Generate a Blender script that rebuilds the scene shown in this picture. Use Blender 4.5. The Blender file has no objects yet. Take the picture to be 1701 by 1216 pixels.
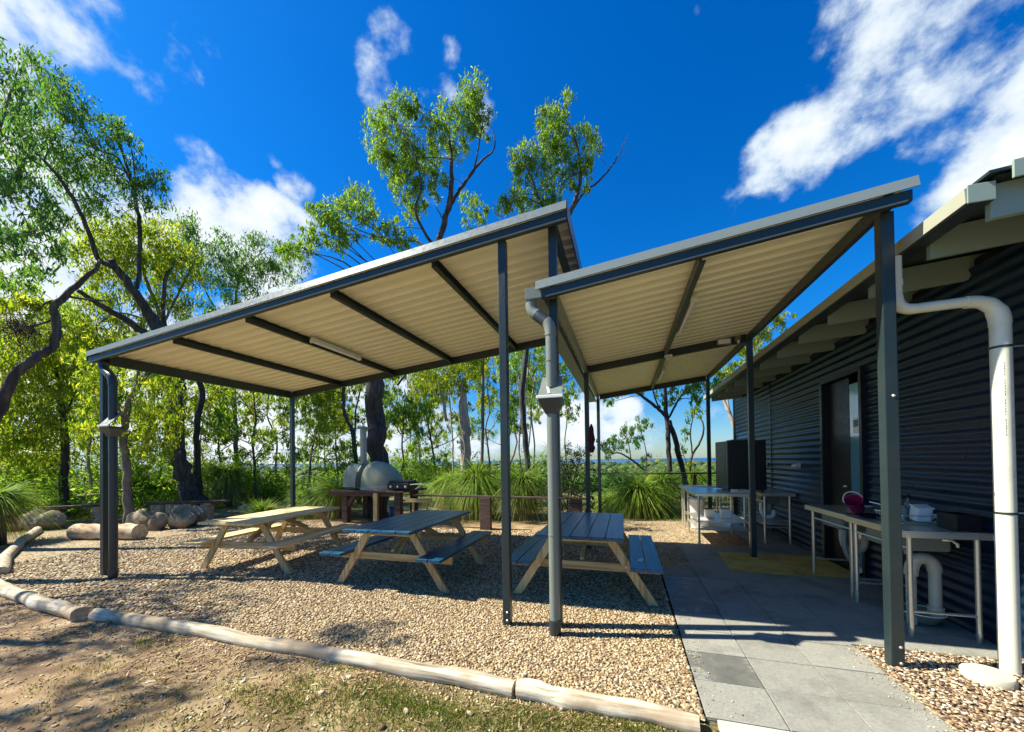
import bpy, bmesh, math, random
import numpy as np
from mathutils import Vector, Matrix

random.seed(7)
rng = np.random.default_rng(11)
R = math.radians
SC = bpy.context.scene
COL = SC.collection

# ------------------------------------------------------------------ camera
F_PX, YAW, PITCH, ROLL, CY, CX, CAM_H = 621.246, -.2922, .0105, -.0142, 758.10, 850.5, 1.55
IMG_W, IMG_H = 1701, 1216
FW = np.array([math.sin(YAW)*math.cos(PITCH), math.cos(YAW)*math.cos(PITCH), math.sin(PITCH)])
RT = np.array([math.cos(YAW), -math.sin(YAW), 0.0])
UP = np.cross(RT, FW)
RT, UP = math.cos(ROLL)*RT+math.sin(ROLL)*UP, -math.sin(ROLL)*RT+math.cos(ROLL)*UP
EYE = np.array([0, 0, CAM_H])
cam = bpy.data.cameras.new('camera')
cam.sensor_width = 36
cam.lens = F_PX/IMG_W*36
cam.shift_y = (CY-IMG_H/2)/IMG_W
cam.clip_start, cam.clip_end = .05, 90000
camo = bpy.data.objects.new('camera', cam)
COL.objects.link(camo)
camo.matrix_world = Matrix(((RT[0], UP[0], -FW[0], 0), (RT[1], UP[1], -FW[1], 0), (RT[2], UP[2], -FW[2], CAM_H), (0, 0, 0, 1)))
SC.camera = camo


def ray(x, y): return FW+(x-CX)/F_PX*RT-(y-CY)/F_PX*UP


def at(x, y, d):
    """a surveyed point: bearing and elevation read off the photograph, at horizontal distance d"""
    v = ray(x, y)
    return EYE+v*(d/math.hypot(v[0], v[1]))


def gz(x, y, z=0.0):
    v = ray(x, y)
    return EYE+v*((z-CAM_H)/v[2])


# ------------------------------------------------------------------ light
SUN_EL, SUN_AZ = 48.0, -102.7      # azimuth clockwise from +Y: the sun stands to the left
SKY_STRENGTH, SUN_STRENGTH, EXPOSURE = .050, 5.0, 1.15
wd = bpy.data.worlds.new('World')
SC.world = wd
wd.use_nodes = True
wn, wl = wd.node_tree.nodes, wd.node_tree.links
wn.clear()


def wnode(t, **k):
    n = wn.new(t)
    for a, b in k.items():
        setattr(n, a, b)
    return n


def wmath(op, a, b=None, c=None, clamp=False):
    n = wnode('ShaderNodeMath', operation=op, use_clamp=clamp)
    for i, v in enumerate((a, b, c)):
        if v is None:
            continue
        if isinstance(v, (int, float)):
            n.inputs[i].default_value = v
        else:
            wl.new(v, n.inputs[i])
    return n.outputs[0]


sky = wnode('ShaderNodeTexSky', sky_type='NISHITA', sun_disc=False)
sky.sun_elevation, sky.sun_rotation = R(SUN_EL), R(SUN_AZ % 360)
sky.altitude, sky.air_density, sky.dust_density, sky.ozone_density = 100, 1.0, .35, 3.0
hs = wnode('ShaderNodeHueSaturation')
hs.inputs['Saturation'].default_value = 1.42
hs.inputs['Value'].default_value = 1.0
wl.new(sky.outputs[0], hs.inputs['Color'])
tc = wnode('ShaderNodeTexCoord')
sep = wnode('ShaderNodeSeparateXYZ')
wl.new(tc.outputs['Generated'], sep.inputs[0])
zup = wmath('MAXIMUM', sep.outputs[2], 0.0)
den = wmath('ADD', zup, .22)
cmb = wnode('ShaderNodeCombineXYZ')
wl.new(wmath('DIVIDE', sep.outputs[0], den), cmb.inputs[0])
wl.new(wmath('DIVIDE', sep.outputs[1], den), cmb.inputs[1])
wl.new(wmath('MULTIPLY', zup, 1.2), cmb.inputs[2])
skv = wnode('ShaderNodeMapping')
skv.inputs['Scale'].default_value = (1, 1, 1.25)
wl.new(tc.outputs['Generated'], skv.inputs['Vector'])
nz = wnode('ShaderNodeTexNoise', noise_dimensions='3D')
nz.inputs['Scale'].default_value = 6.5
nz.inputs['Detail'].default_value = 9
nz.inputs['Roughness'].default_value = .58
nz.inputs['Distortion'].default_value = .0
wl.new(skv.outputs[0], nz.inputs['Vector'])
nz2 = wnode('ShaderNodeTexNoise')
nz2.inputs['Scale'].default_value = 1.1
nz2.inputs['Detail'].default_value = 3
wl.new(cmb.outputs[0], nz2.inputs['Vector'])
# the cumulus seen in the photograph: direction, angular radius, weight
CLOUDS = [(0, 10, .12, 1.6), (55, 25, .06, 1.35), (15, 110, .08, 1.4), (5, 200, .08, 1.2), (-90, 90, .18, 1.5), (110, 50, .035, .8), (-60, 300, .25, .8),
          (322, 262, .045, 1.3), (340, 300, .06, 1.4), (370, 340, .075, 1.5), (420, 360, .08, 1.55), (475, 375, .07, 1.5), (462, 262, .028, 1.25), (488, 305, .04, 1.35), (380, 410, .10, 1.6),
          (300, 430, .09, 1.3), (450, 440, .11, 1.4), (655, 70, .05, 1.25), (640, 120, .055, 1.3), (625, 165, .04, 1.25), (690, 145, .05, 1.1), (745, 90, .03, 1.0), (800, 175, .04, 1.0), (735, 150, .035, 1.1),
          (1220, 330, .04, 1.15), (1280, 275, .07, 1.2), (1350, 225, .08, 1.22), (1430, 160, .105, 1.25), (1530, 100, .115, 1.25), (1640, 50, .115, 1.15), (1480, 30, .08, 1.0), (1390, 50, .07, 1.0), (1340, 100, .05, .9), (1500, 200, .08, 1.0),
          (1690, 215, .08, 1.3), (1640, 250, .055, 1.2), (1760, 200, .14, 1.3),
          (960, 690, .10, 1.2), (1020, 700, .08, 1.15), (900, 720, .09, 1.1), (1080, 720, .05, 1.0), (1190, 700, .05, .9), (700, 700, .20, 1.4), (450, 680, .28, 1.7), (150, 680, .34, 1.7), (280, 600, .22, 1.3), (-150, 650, .4, 1.6), (60, 480, .14, 1.0), (560, 640, .2, 1.4)]
acc = None
for (px, py, rad, wgt) in CLOUDS:
    v = ray(px, py)
    v = v/np.linalg.norm(v)
    dp = wnode('ShaderNodeVectorMath', operation='DOT_PRODUCT')
    wl.new(tc.outputs['Generated'], dp.inputs[0])
    dp.inputs[1].default_value = v
    mr = wnode('ShaderNodeMapRange', interpolation_type='SMOOTHSTEP')
    mr.inputs[1].default_value = math.cos(rad*1.35)
    mr.inputs[2].default_value = 1.0
    mr.inputs[3].default_value = 0
    mr.inputs[4].default_value = wgt*.62
    wl.new(dp.outputs['Value'], mr.inputs[0])
    acc = mr.outputs[0] if acc is None else wmath('MAXIMUM', acc, mr.outputs[0])
n1 = wmath('MULTIPLY_ADD', nz.outputs[0], 2.9, -1.45)
gen = wmath('MULTIPLY_ADD', nz2.outputs[0], .9, -.42)
dens = wmath('ADD', wmath('ADD', acc, n1), wmath('MULTIPLY', gen, .12))
mask = wnode('ShaderNodeMapRange', interpolation_type='SMOOTHSTEP')
mask.inputs[1].default_value = .40
mask.inputs[2].default_value = .92
wl.new(dens, mask.inputs[0])
shade = wnode('ShaderNodeMapRange')
shade.inputs[1].default_value = .5
shade.inputs[2].default_value = 1.15
wl.new(dens, shade.inputs[0])
ccol = wnode('ShaderNodeMix', data_type='RGBA')
ccol.inputs[6].default_value = (4.8, 6.5, 8.2, 1)
ccol.inputs[7].default_value = (9.6, 10.0, 10.2, 1)
wl.new(shade.outputs[0], ccol.inputs[0])
mixc = wnode('ShaderNodeMix', data_type='RGBA')
wl.new(wmath('MULTIPLY', mask.outputs[0], .94), mixc.inputs[0])
tint = wnode('ShaderNodeMix', data_type='RGBA', blend_type='MULTIPLY')
tint.inputs[0].default_value = 1
hz_mix = wnode('ShaderNodeMix', data_type='RGBA')
hz_mix.inputs[6].default_value = (.80, 1.0, 1.22, 1)
hz_mix.inputs[7].default_value = (.30, 1.34, 1.78, 1)
hz_f = wnode('ShaderNodeMapRange', interpolation_type='SMOOTHSTEP')
hz_f.inputs[1].default_value = 0
hz_f.inputs[2].default_value = .35
wl.new(sep.outputs[2], hz_f.inputs[0])
wl.new(hz_f.outputs[0], hz_mix.inputs[0])
wl.new(hz_mix.outputs[2], tint.inputs[7])
wl.new(hs.outputs[0], tint.inputs[6])
wl.new(tint.outputs[2], mixc.inputs[6])
wl.new(ccol.outputs[2], mixc.inputs[7])
bg = wnode('ShaderNodeBackground')
bg.inputs[1].default_value = SKY_STRENGTH
wl.new(mixc.outputs[2], bg.inputs[0])
wo = wnode('ShaderNodeOutputWorld')
wl.new(bg.outputs[0], wo.inputs[0])

sl = bpy.data.lights.new('sun', 'SUN')
sl.energy, sl.angle, sl.color = SUN_STRENGTH, R(.53), (1, .955, .80)
so = bpy.data.objects.new('sun', sl)
COL.objects.link(so)
SUNV = Vector((math.sin(R(SUN_AZ))*math.cos(R(SUN_EL)), math.cos(R(SUN_AZ))*math.cos(R(SUN_EL)), math.sin(R(SUN_EL))))
so.rotation_euler = SUNV.to_track_quat('Z', 'Y').to_euler()
so.location = (-30, -8, 40)
vs = SC.view_settings
vs.view_transform, vs.look, vs.exposure, vs.gamma = 'Standard', 'None', EXPOSURE, 1
vs.use_curve_mapping = False
SC.cycles.max_bounces = 8
SC.cycles.diffuse_bounces = 3
SC.cycles.transparent_max_bounces = 8
SC.cycles.sample_clamp_indirect = 6

# ------------------------------------------------------------------ materials


class NT:
    def __init__(s, name):
        s.m = bpy.data.materials.new(name)
        s.m.use_nodes = True
        s.t = s.m.node_tree
        s.n, s.l = s.t.nodes, s.t.links
        s.b = s.n['Principled BSDF']
        s.o = s.n['Material Output']

    def add(s, typ, ins=None, **k):
        n = s.n.new(typ)
        for a, b in k.items():
            setattr(n, a, b)
        for a, b in (ins or {}).items():
            if hasattr(b, 'links'):
                s.l.new(b, n.inputs[a])
            else:
                n.inputs[a].default_value = b
        return n

    def coord(s, kind='Object'):
        return s.add('ShaderNodeTexCoord').outputs[kind]

    def pos(s):
        return s.add('ShaderNodeNewGeometry').outputs['Position']

    def island(s):
        return s.add('ShaderNodeNewGeometry').outputs['Random Per Island']

    def noise(s, vec, scale, detail=4, rough=.55, scl=None):
        if scl:
            vec = s.add('ShaderNodeMapping', {'Vector': vec, 'Scale': scl}).outputs[0]
        return s.add('ShaderNodeTexNoise', {'Vector': vec, 'Scale': scale, 'Detail': detail, 'Roughness': rough}).outputs[0]

    def ramp(s, fac, stops):
        n = s.add('ShaderNodeValToRGB', {'Fac': fac})
        e = n.color_ramp.elements
        while len(e) < len(stops):
            e.new(.5)
        for el, (p, c) in zip(e, stops):
            el.position = p
            el.color = (*c, 1)
        return n.outputs[0]

    def mix(s, f, a, b, blend='MIX'):
        n = s.add('ShaderNodeMix', data_type='RGBA', blend_type=blend)
        for i, v in ((0, f), (6, a), (7, b)):
            if hasattr(v, 'links'):
                s.l.new(v, n.inputs[i])
            elif i == 0:
                n.inputs[0].default_value = v
            else:
                n.inputs[i].default_value = (*v, 1)
        return n.outputs[2]

    def math(s, op, a, b=0.0):
        n = s.add('ShaderNodeMath', operation=op)
        for i, v in enumerate((a, b)):
            if hasattr(v, 'links'):
                s.l.new(v, n.inputs[i])
            else:
                n.inputs[i].default_value = v
        return n.outputs[0]

    def col(s, c):
        if hasattr(c, 'links'):
            s.l.new(c, s.b.inputs['Base Color'])
        else:
            s.b.inputs['Base Color'].default_value = (*c, 1)

    def set(s, **k):
        for a, b in k.items():
            i = s.b.inputs[a.replace('_', ' ')]
            if hasattr(b, 'links'):
                s.l.new(b, i)
            else:
                i.default_value = b
        return s

    def bump(s, h, strength=.3, dist=.01):
        n = s.add('ShaderNodeBump', {'Height': h, 'Strength': strength, 'Distance': dist})
        s.l.new(n.outputs[0], s.b.inputs['Normal'])
        return s


def paint(name, c, rough=.45, var=.12, dirt=.0, spec=.5, metal=0.0, bump=.04):
    m = NT(name)
    p = m.pos()
    n = m.noise(p, 2.2, 6, .65)
    f = m.noise(p, 26, 3)
    c0 = tuple(x*(1-var) for x in c)
    c1 = tuple(min(1, x*(1+var)) for x in c)
    k = m.mix(m.math('MULTIPLY_ADD', n, 1.0), c0, c1)
    if dirt:
        d = m.add('ShaderNodeMapRange', {0: m.noise(p, 5, 8, .7), 1: .5, 2: .8, 3: 0, 4: dirt}).outputs[0]
        k = m.mix(d, k, (.16, .13, .09))
    m.col(k)
    m.set(Roughness=m.add('ShaderNodeMapRange', {0: f, 1: .3, 2: .7, 3: rough*.8, 4: min(1, rough*1.25)}).outputs[0], Metallic=metal)
    m.b.inputs['Specular IOR Level'].default_value = spec
    if bump:
        m.bump(n, bump, .01)
    return m.m


def timber(name, stops, axis='Y', scale=1.0, rough=.7, grey=None, bump=.25):
    m = NT(name)
    g = m.coord('Object')
    oi = m.add('ShaderNodeObjectInfo')
    off = m.add('ShaderNodeVectorMath', {0: g, 1: m.add('ShaderNodeCombineXYZ', {0: m.math('MULTIPLY', oi.outputs['Random'], 9.0), 1: m.math('MULTIPLY', oi.outputs['Random'], 17.0), 2: 0.0}).outputs[0]}, operation='ADD').outputs[0]
    sc = {'X': (1.2, 22, 22), 'Y': (22, 1.2, 22), 'Z': (22, 22, 1.2)}[axis]
    n = m.noise(off, 1.4*scale, 6, .6, sc)
    n2 = m.noise(off, 2.5, 5, .6)
    k = m.ramp(m.add('ShaderNodeMapRange', {0: n, 1: .3, 2: .7, 3: 0, 4: 1}).outputs[0], stops)
    tone = m.add('ShaderNodeMapRange', {0: oi.outputs['Random'], 1: 0, 2: 1, 3: .78, 4: 1.12}).outputs[0]
    tv = m.add('ShaderNodeCombineColor', {0: tone, 1: tone, 2: tone}).outputs[0]
    k = m.mix(1, k, tv, 'MULTIPLY')
    if grey:
        k = m.mix(m.add('ShaderNodeMapRange', {0: n2, 1: .42, 2: .62, 3: 0, 4: .75}).outputs[0], k, grey)
    m.col(k)
    m.set(Roughness=rough)
    m.bump(n, bump, .006)
    return m.m


M = {}
M['steel'] = paint('slate_steel_paint', (.016, .028, .029), .36, .16, .1)
M['capping'] = paint('pale_slate_capping', (.17, .205, .205), .36, .1, .1)
M['steel_dark'] = paint('dark_steel_paint', (.022, .032, .036), .36, .16, .1)
M['pipe_grey'] = paint('grey_green_pvc', (.16, .18, .155), .38, .1, .15)
M['cream_sheet'] = paint('cream_sheet_underside', (.82, .785, .59), .18, .07, .06, .5)
M['roof_grey'] = paint('grey_sheet_top', (.18, .2, .2), .45)
M['pvc'] = paint('white_pvc', (.72, .70, .56), .32, .06, .3)
M['wall'] = paint('midnight_blue_wall_sheet', (.003, .016, .040), .34, .12, .0, .4, 0, 0)
M['rafter'] = paint('grey_green_rafter_paint', (.23, .30, .26), .5, .1, .12)
M['black'] = paint('black_metal', (.006, .006, .008), .4, .2)
M['stainless'] = paint('brushed_stainless', (.74, .70, .60), .34, .05, .0, .5, .85, 0)
M['white'] = paint('white_plastic', (.78, .78, .76), .35, .05)
M['ply'] = paint('offwhite_fitting', (.70, .68, .60), .4, .05)
M['gutter_cream'] = paint('cream_gutter_paint', (.38, .38, .29), .4, .08, .1)
M['pvc_old'] = paint('cream_waste_pvc', (.46, .43, .32), .45, .08, .35)
M['magenta'] = paint('magenta_plastic', (.30, .010, .07), .5, .1)
M['red'] = paint('dark_red_cloth', (.045, .004, .010), .8, .2)
M['blue'] = paint('blue_plastic', (.02, .06, .30), .4, .1)
M['oven'] = paint('olive_render', (.29, .30, .21), .65, .18, .4)
M['flue'] = paint('flue_steel', (.34, .33, .30), .45, .1, .3, .5, .4)
M['concrete'] = paint('pale_concrete', (.46, .43, .33), .85, .12, .15)
M['mat'] = None
M['pine'] = timber('treated_pine', [(.25, (.42, .28, .11)), (.5, (.56, .40, .18)), (.8, (.66, .50, .25))])
M['pine_x'] = timber('treated_pine_cross', [(.25, (.38, .25, .10)), (.5, (.52, .37, .16)), (.8, (.60, .46, .22))], 'X')
M['pine_z'] = timber('treated_pine_upright', [(.25, (.40, .26, .10)), (.5, (.54, .38, .17)), (.8, (.62, .47, .23))], 'Z')
M['pale_pine'] = timber('pale_dry_pine', [(.2, (.52, .37, .16)), (.5, (.66, .50, .25)), (.8, (.74, .60, .35))])
M['blue_top'] = timber('blue_stained_boards', [(.25, (.004, .045, .10)), (.55, (.010, .085, .165)), (.85, (.03, .13, .21))], 'Y', 1, .32, None, .12)
M['red_timber'] = timber('red_brown_timber', [(.2, (.045, .022, .015)), (.5, (.085, .042, .028)), (.8, (.15, .085, .058))], 'X')
M['rail'] = timber('weathered_rail', [(.2, (.04, .022, .016)), (.5, (.075, .045, .033)), (.8, (.14, .09, .065))], 'X')
M['logx'] = timber('bleached_log', [(.1, (.22, .16, .10)), (.35, (.46, .39, .28)), (.6, (.60, .53, .40)), (.9, (.72, .66, .53))], 'X', 1, .85, (.30, .21, .12), .8)
M['log_bark'] = timber('bark_log', [(.2, (.22, .11, .05)), (.5, (.38, .23, .11)), (.8, (.58, .44, .26))], 'X', .7, .85, (.60, .52, .38), .7)


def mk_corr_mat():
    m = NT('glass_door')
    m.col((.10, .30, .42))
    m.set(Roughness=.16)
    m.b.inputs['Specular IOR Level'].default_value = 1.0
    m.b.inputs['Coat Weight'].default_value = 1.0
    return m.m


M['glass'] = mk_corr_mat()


def mk_mat():
    m = NT('ochre_mat')
    p = m.pos()
    m.col(m.ramp(m.noise(p, 3, 8, .7), [(.3, (.28, .19, .035)), (.55, (.52, .38, .09)), (.8, (.60, .46, .15))]))
    m.set(Roughness=.95)
    m.bump(m.noise(p, 160, 2), .5, .004)
    return m.m


M['mat'] = mk_mat()


def mk_tile():
    m = NT('concrete_paver')
    p = m.pos()
    oi = m.add('ShaderNodeObjectInfo').outputs['Random']
    k = m.ramp(m.noise(p, 60, 6, .7), [(.3, (.19, .185, .16)), (.55, (.27, .26, .225)), (.8, (.35, .335, .285))])
    tone = m.add('ShaderNodeMapRange', {0: oi, 1: 0, 2: 1, 3: .91, 4: 1.07}).outputs[0]
    k = m.mix(1, k, m.add('ShaderNodeCombineColor', {0: tone, 1: tone, 2: tone}).outputs[0], 'MULTIPLY')
    st = m.add('ShaderNodeMapRange', {0: m.noise(p, 2.6, 7, .62), 1: .50, 2: .66, 3: 0, 4: .5}).outputs[0]
    k = m.mix(st, k, (.10, .095, .085))
    m.col(k)
    m.set(Roughness=.8)
    m.bump(m.noise(p, 220, 3), .25, .003)
    return m.m


M['tile'] = mk_tile()


def mk_wet():
    m = NT('wet_paver')
    p = m.pos()
    m.col(m.ramp(m.noise(p, 5, 6, .7), [(.35, (.10, .10, .09)), (.55, (.15, .145, .125)), (.62, (.27, .26, .225))]))
    m.set(Roughness=.45)
    m.bump(m.noise(p, 200, 3), .2, .003)
    return m.m


M['wet'] = mk_wet()


def mk_gravel(name, stops, vs=42):
    m = NT(name)
    p = m.pos()
    v = m.add('ShaderNodeTexVoronoi', {'Vector': p, 'Scale': vs})
    k = m.ramp(m.add('ShaderNodeSeparateColor', {0: v.outputs['Color']}).outputs[0], stops)
    big = m.noise(p, .9, 5, .6)
    k = m.mix(m.add('ShaderNodeMapRange', {0: big, 1: .4, 2: .7, 3: 0, 4: .45}).outputs[0], k, tuple(x*.55 for x in stops[1][1]))
    m.col(k)
    m.set(Roughness=.9)
    m.bump(m.math('SUBTRACT', .6, v.outputs['Distance']), .9, .02)
    return m.m


GR = [(.05, (.12, .07, .035)), (.35, (.26, .175, .09)), (.65, (.40, .295, .16)), (.95, (.54, .45, .29))]
M['gravel'] = mk_gravel('gravel_ground', GR)


def mk_pebble(name, stops, rough=.75):
    m = NT(name)
    i = m.island()
    m.col(m.ramp(i, stops))
    m.set(Roughness=rough)
    return m.m


M['pebble'] = mk_pebble('tan_pebbles', [(0, (.09, .05, .025)), (.2, (.22, .135, .065)), (.45, (.36, .25, .125)), (.7, (.46, .345, .19)), (.9, (.60, .51, .34)), (1, (.27, .20, .15))])
M['chip'] = mk_pebble('bark_and_stone_chips', [(0, (.09, .05, .03)), (.3, (.24, .14, .08)), (.6, (.44, .31, .18)), (.85, (.62, .52, .36)), (1, (.72, .66, .52))])
M['litter'] = mk_pebble('dry_leaf_litter', [(0, (.04, .02, .01)), (.35, (.13, .07, .03)), (.75, (.26, .165, .075)), (1, (.52, .41, .25))])


def mk_ground():
    m = NT('dirt_and_grass')
    p = m.pos()
    a = m.noise(p, .55, 8, .62)
    b = m.noise(p, 3.2, 8, .68)
    c = m.noise(p, 38, 5, .7)
    soil = m.ramp(b, [(.28, (.11, .06, .028)), (.44, (.23, .14, .068)), (.56, (.36, .24, .125)), (.70, (.56, .43, .25))])
    grass = m.ramp(c, [(.3, (.055, .075, .010)), (.6, (.13, .15, .04)), (.8, (.26, .24, .09))])
    sp = m.add('ShaderNodeSeparateXYZ', {0: p})
    # grass on the lawn strip to the right in front of the logs and on the hollow behind the camp
    fx = m.add('ShaderNodeMapRange', {0: m.math('ADD', sp.outputs[0], m.math('MULTIPLY', b, 3.0)), 1: -2.6, 2: 1.6, 3: 0, 4: .8}).outputs[0]
    fr = m.add('ShaderNodeMapRange', {0: sp.outputs[1], 1: 9.0, 2: 13.0, 3: 0, 4: 1}).outputs[0]
    fl = m.add('ShaderNodeMapRange', {0: sp.outputs[0], 1: -10, 2: -15, 3: 0, 4: .9}).outputs[0]
    f = m.math('MAXIMUM', m.math('MAXIMUM', m.math('MULTIPLY', fx, .75), fr), fl)
    f = m.math('MULTIPLY', f, m.add('ShaderNodeMapRange', {0: a, 1: .36, 2: .56, 3: .25, 4: 1}).outputs[0])
    far = m.add('ShaderNodeMapRange', {0: m.add('ShaderNodeVectorMath', {0: p}, operation='LENGTH').outputs['Value'], 1: 60, 2: 400, 3: 0, 4: 1}).outputs[0]
    k = m.mix(f, soil, grass)
    k = m.mix(far, k, m.ramp(m.noise(p, .012, 8, .7), [(.3, (.025, .05, .022)), (.55, (.05, .075, .035)), (.75, (.11, .12, .06))]))
    m.col(k)
    m.set(Roughness=.95)
    m.bump(m.math('ADD', m.math('MULTIPLY', b, .6), c), .7, .03)
    return m.m


M['ground'] = mk_ground()


def mk_sea():
    m = NT('sea_water')
    m.col((.004, .06, .16))
    m.set(Roughness=.35)
    m.bump(m.noise(m.pos(), .02, 4), .3, 2)
    return m.m


M['sea'] = mk_sea()


def mk_bark(name, stops, sc=(7, 7, 1.1), bump=.9):
    m = NT(name)
    p = m.pos()
    n = m.noise(p, 2.2, 7, .65, sc)
    b = m.noise(p, 1.2, 4)
    k = m.ramp(n, stops)
    k = m.mix(m.add('ShaderNodeMapRange', {0: b, 1: .45, 2: .65, 3: 0, 4: .5}).outputs[0], k, stops[0][1])
    m.col(k)
    m.set(Roughness=.9)
    m.bump(n, bump, .05)
    return m.m


M['bark_dark'] = mk_bark('dark_ironbark', [(.3, (.020, .016, .014)), (.5, (.06, .05, .043)), (.75, (.17, .145, .12))])
M['bark_grey'] = mk_bark('grey_gum_bark', [(.25, (.07, .055, .045)), (.5, (.17, .14, .115)), (.8, (.34, .29, .24))], (4, 4, 1.2), .5)
M['bark_pale'] = mk_bark('pale_gum_bark', [(.25, (.20, .15, .11)), (.5, (.40, .33, .26)), (.8, (.58, .52, .44))], (3, 3, .8), .3)


def mk_leaf(name, stops, trans=.55):
    m = NT(name)
    i = m.island()
    oi = m.add('ShaderNodeObjectInfo').outputs['Random']
    k = m.ramp(i, stops)
    big = m.noise(m.pos(), .8, 3)
    k = m.mix(m.add('ShaderNodeMapRange', {0: big, 1: .35, 2: .65, 3: 0, 4: .55}).outputs[0], k, m.mix(1, k, (1.35, 1.15, .55), 'MULTIPLY'))
    m.col(k)
    m.set(Roughness=.6)
    m.b.inputs['Specular IOR Level'].default_value = .18
    t = m.add('ShaderNodeBsdfTranslucent', {'Color': m.mix(1, k, (1.7, 1.75, .7), 'MULTIPLY')})
    mx = m.add('ShaderNodeMixShader', {0: trans, 1: m.b.outputs[0], 2: t.outputs[0]})
    m.l.new(mx.outputs[0], m.o.inputs[0])
    return m.m


M['leaf_blue'] = mk_leaf('blue_green_gum_leaves', [(0, (.035, .10, .045)), (.4, (.06, .155, .055)), (.8, (.11, .21, .065)), (1, (.20, .27, .09))])
M['leaf_mid'] = mk_leaf('mid_green_gum_leaves', [(0, (.05, .13, .022)), (.4, (.11, .22, .034)), (.8, (.20, .30, .05)), (1, (.33, .37, .08))])
M['leaf_yel'] = mk_leaf('yellow_green_gum_leaves', [(0, (.08, .15, .016)), (.4, (.17, .25, .028)), (.8, (.28, .33, .045)), (1, (.42, .40, .08))])
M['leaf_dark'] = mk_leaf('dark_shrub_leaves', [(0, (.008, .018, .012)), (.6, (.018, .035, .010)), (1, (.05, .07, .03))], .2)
M['blade'] = mk_leaf('grass_tree_blades', [(0, (.06, .14, .02)), (.4, (.13, .24, .03)), (.8, (.23, .33, .05)), (1, (.40, .42, .14))], .35)
M['blade_dry'] = mk_leaf('dry_grass_skirt', [(0, (.12, .09, .04)), (.5, (.27, .22, .11)), (1, (.46, .40, .24))], .3)
M['grass'] = mk_leaf('short_grass', [(0, (.07, .12, .02)), (.5, (.15, .21, .04)), (1, (.33, .31, .11))], .35)


def mk_rock():
    m = NT('sandstone_rock')
    p = m.pos()
    n = m.noise(p, 3.5, 8, .65)
    oi = m.add('ShaderNodeObjectInfo').outputs['Random']
    k = m.ramp(n, [(.3, (.10, .075, .045)), (.5, (.30, .23, .13)), (.7, (.50, .42, .27))])
    k = m.mix(m.math('MULTIPLY', oi, .3), k, (.18, .19, .17))
    m.col(k)
    m.set(Roughness=.9)
    m.bump(n, .7, .06)
    return m.m


M['rock'] = mk_rock()

# ------------------------------------------------------------------ mesh helpers


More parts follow.
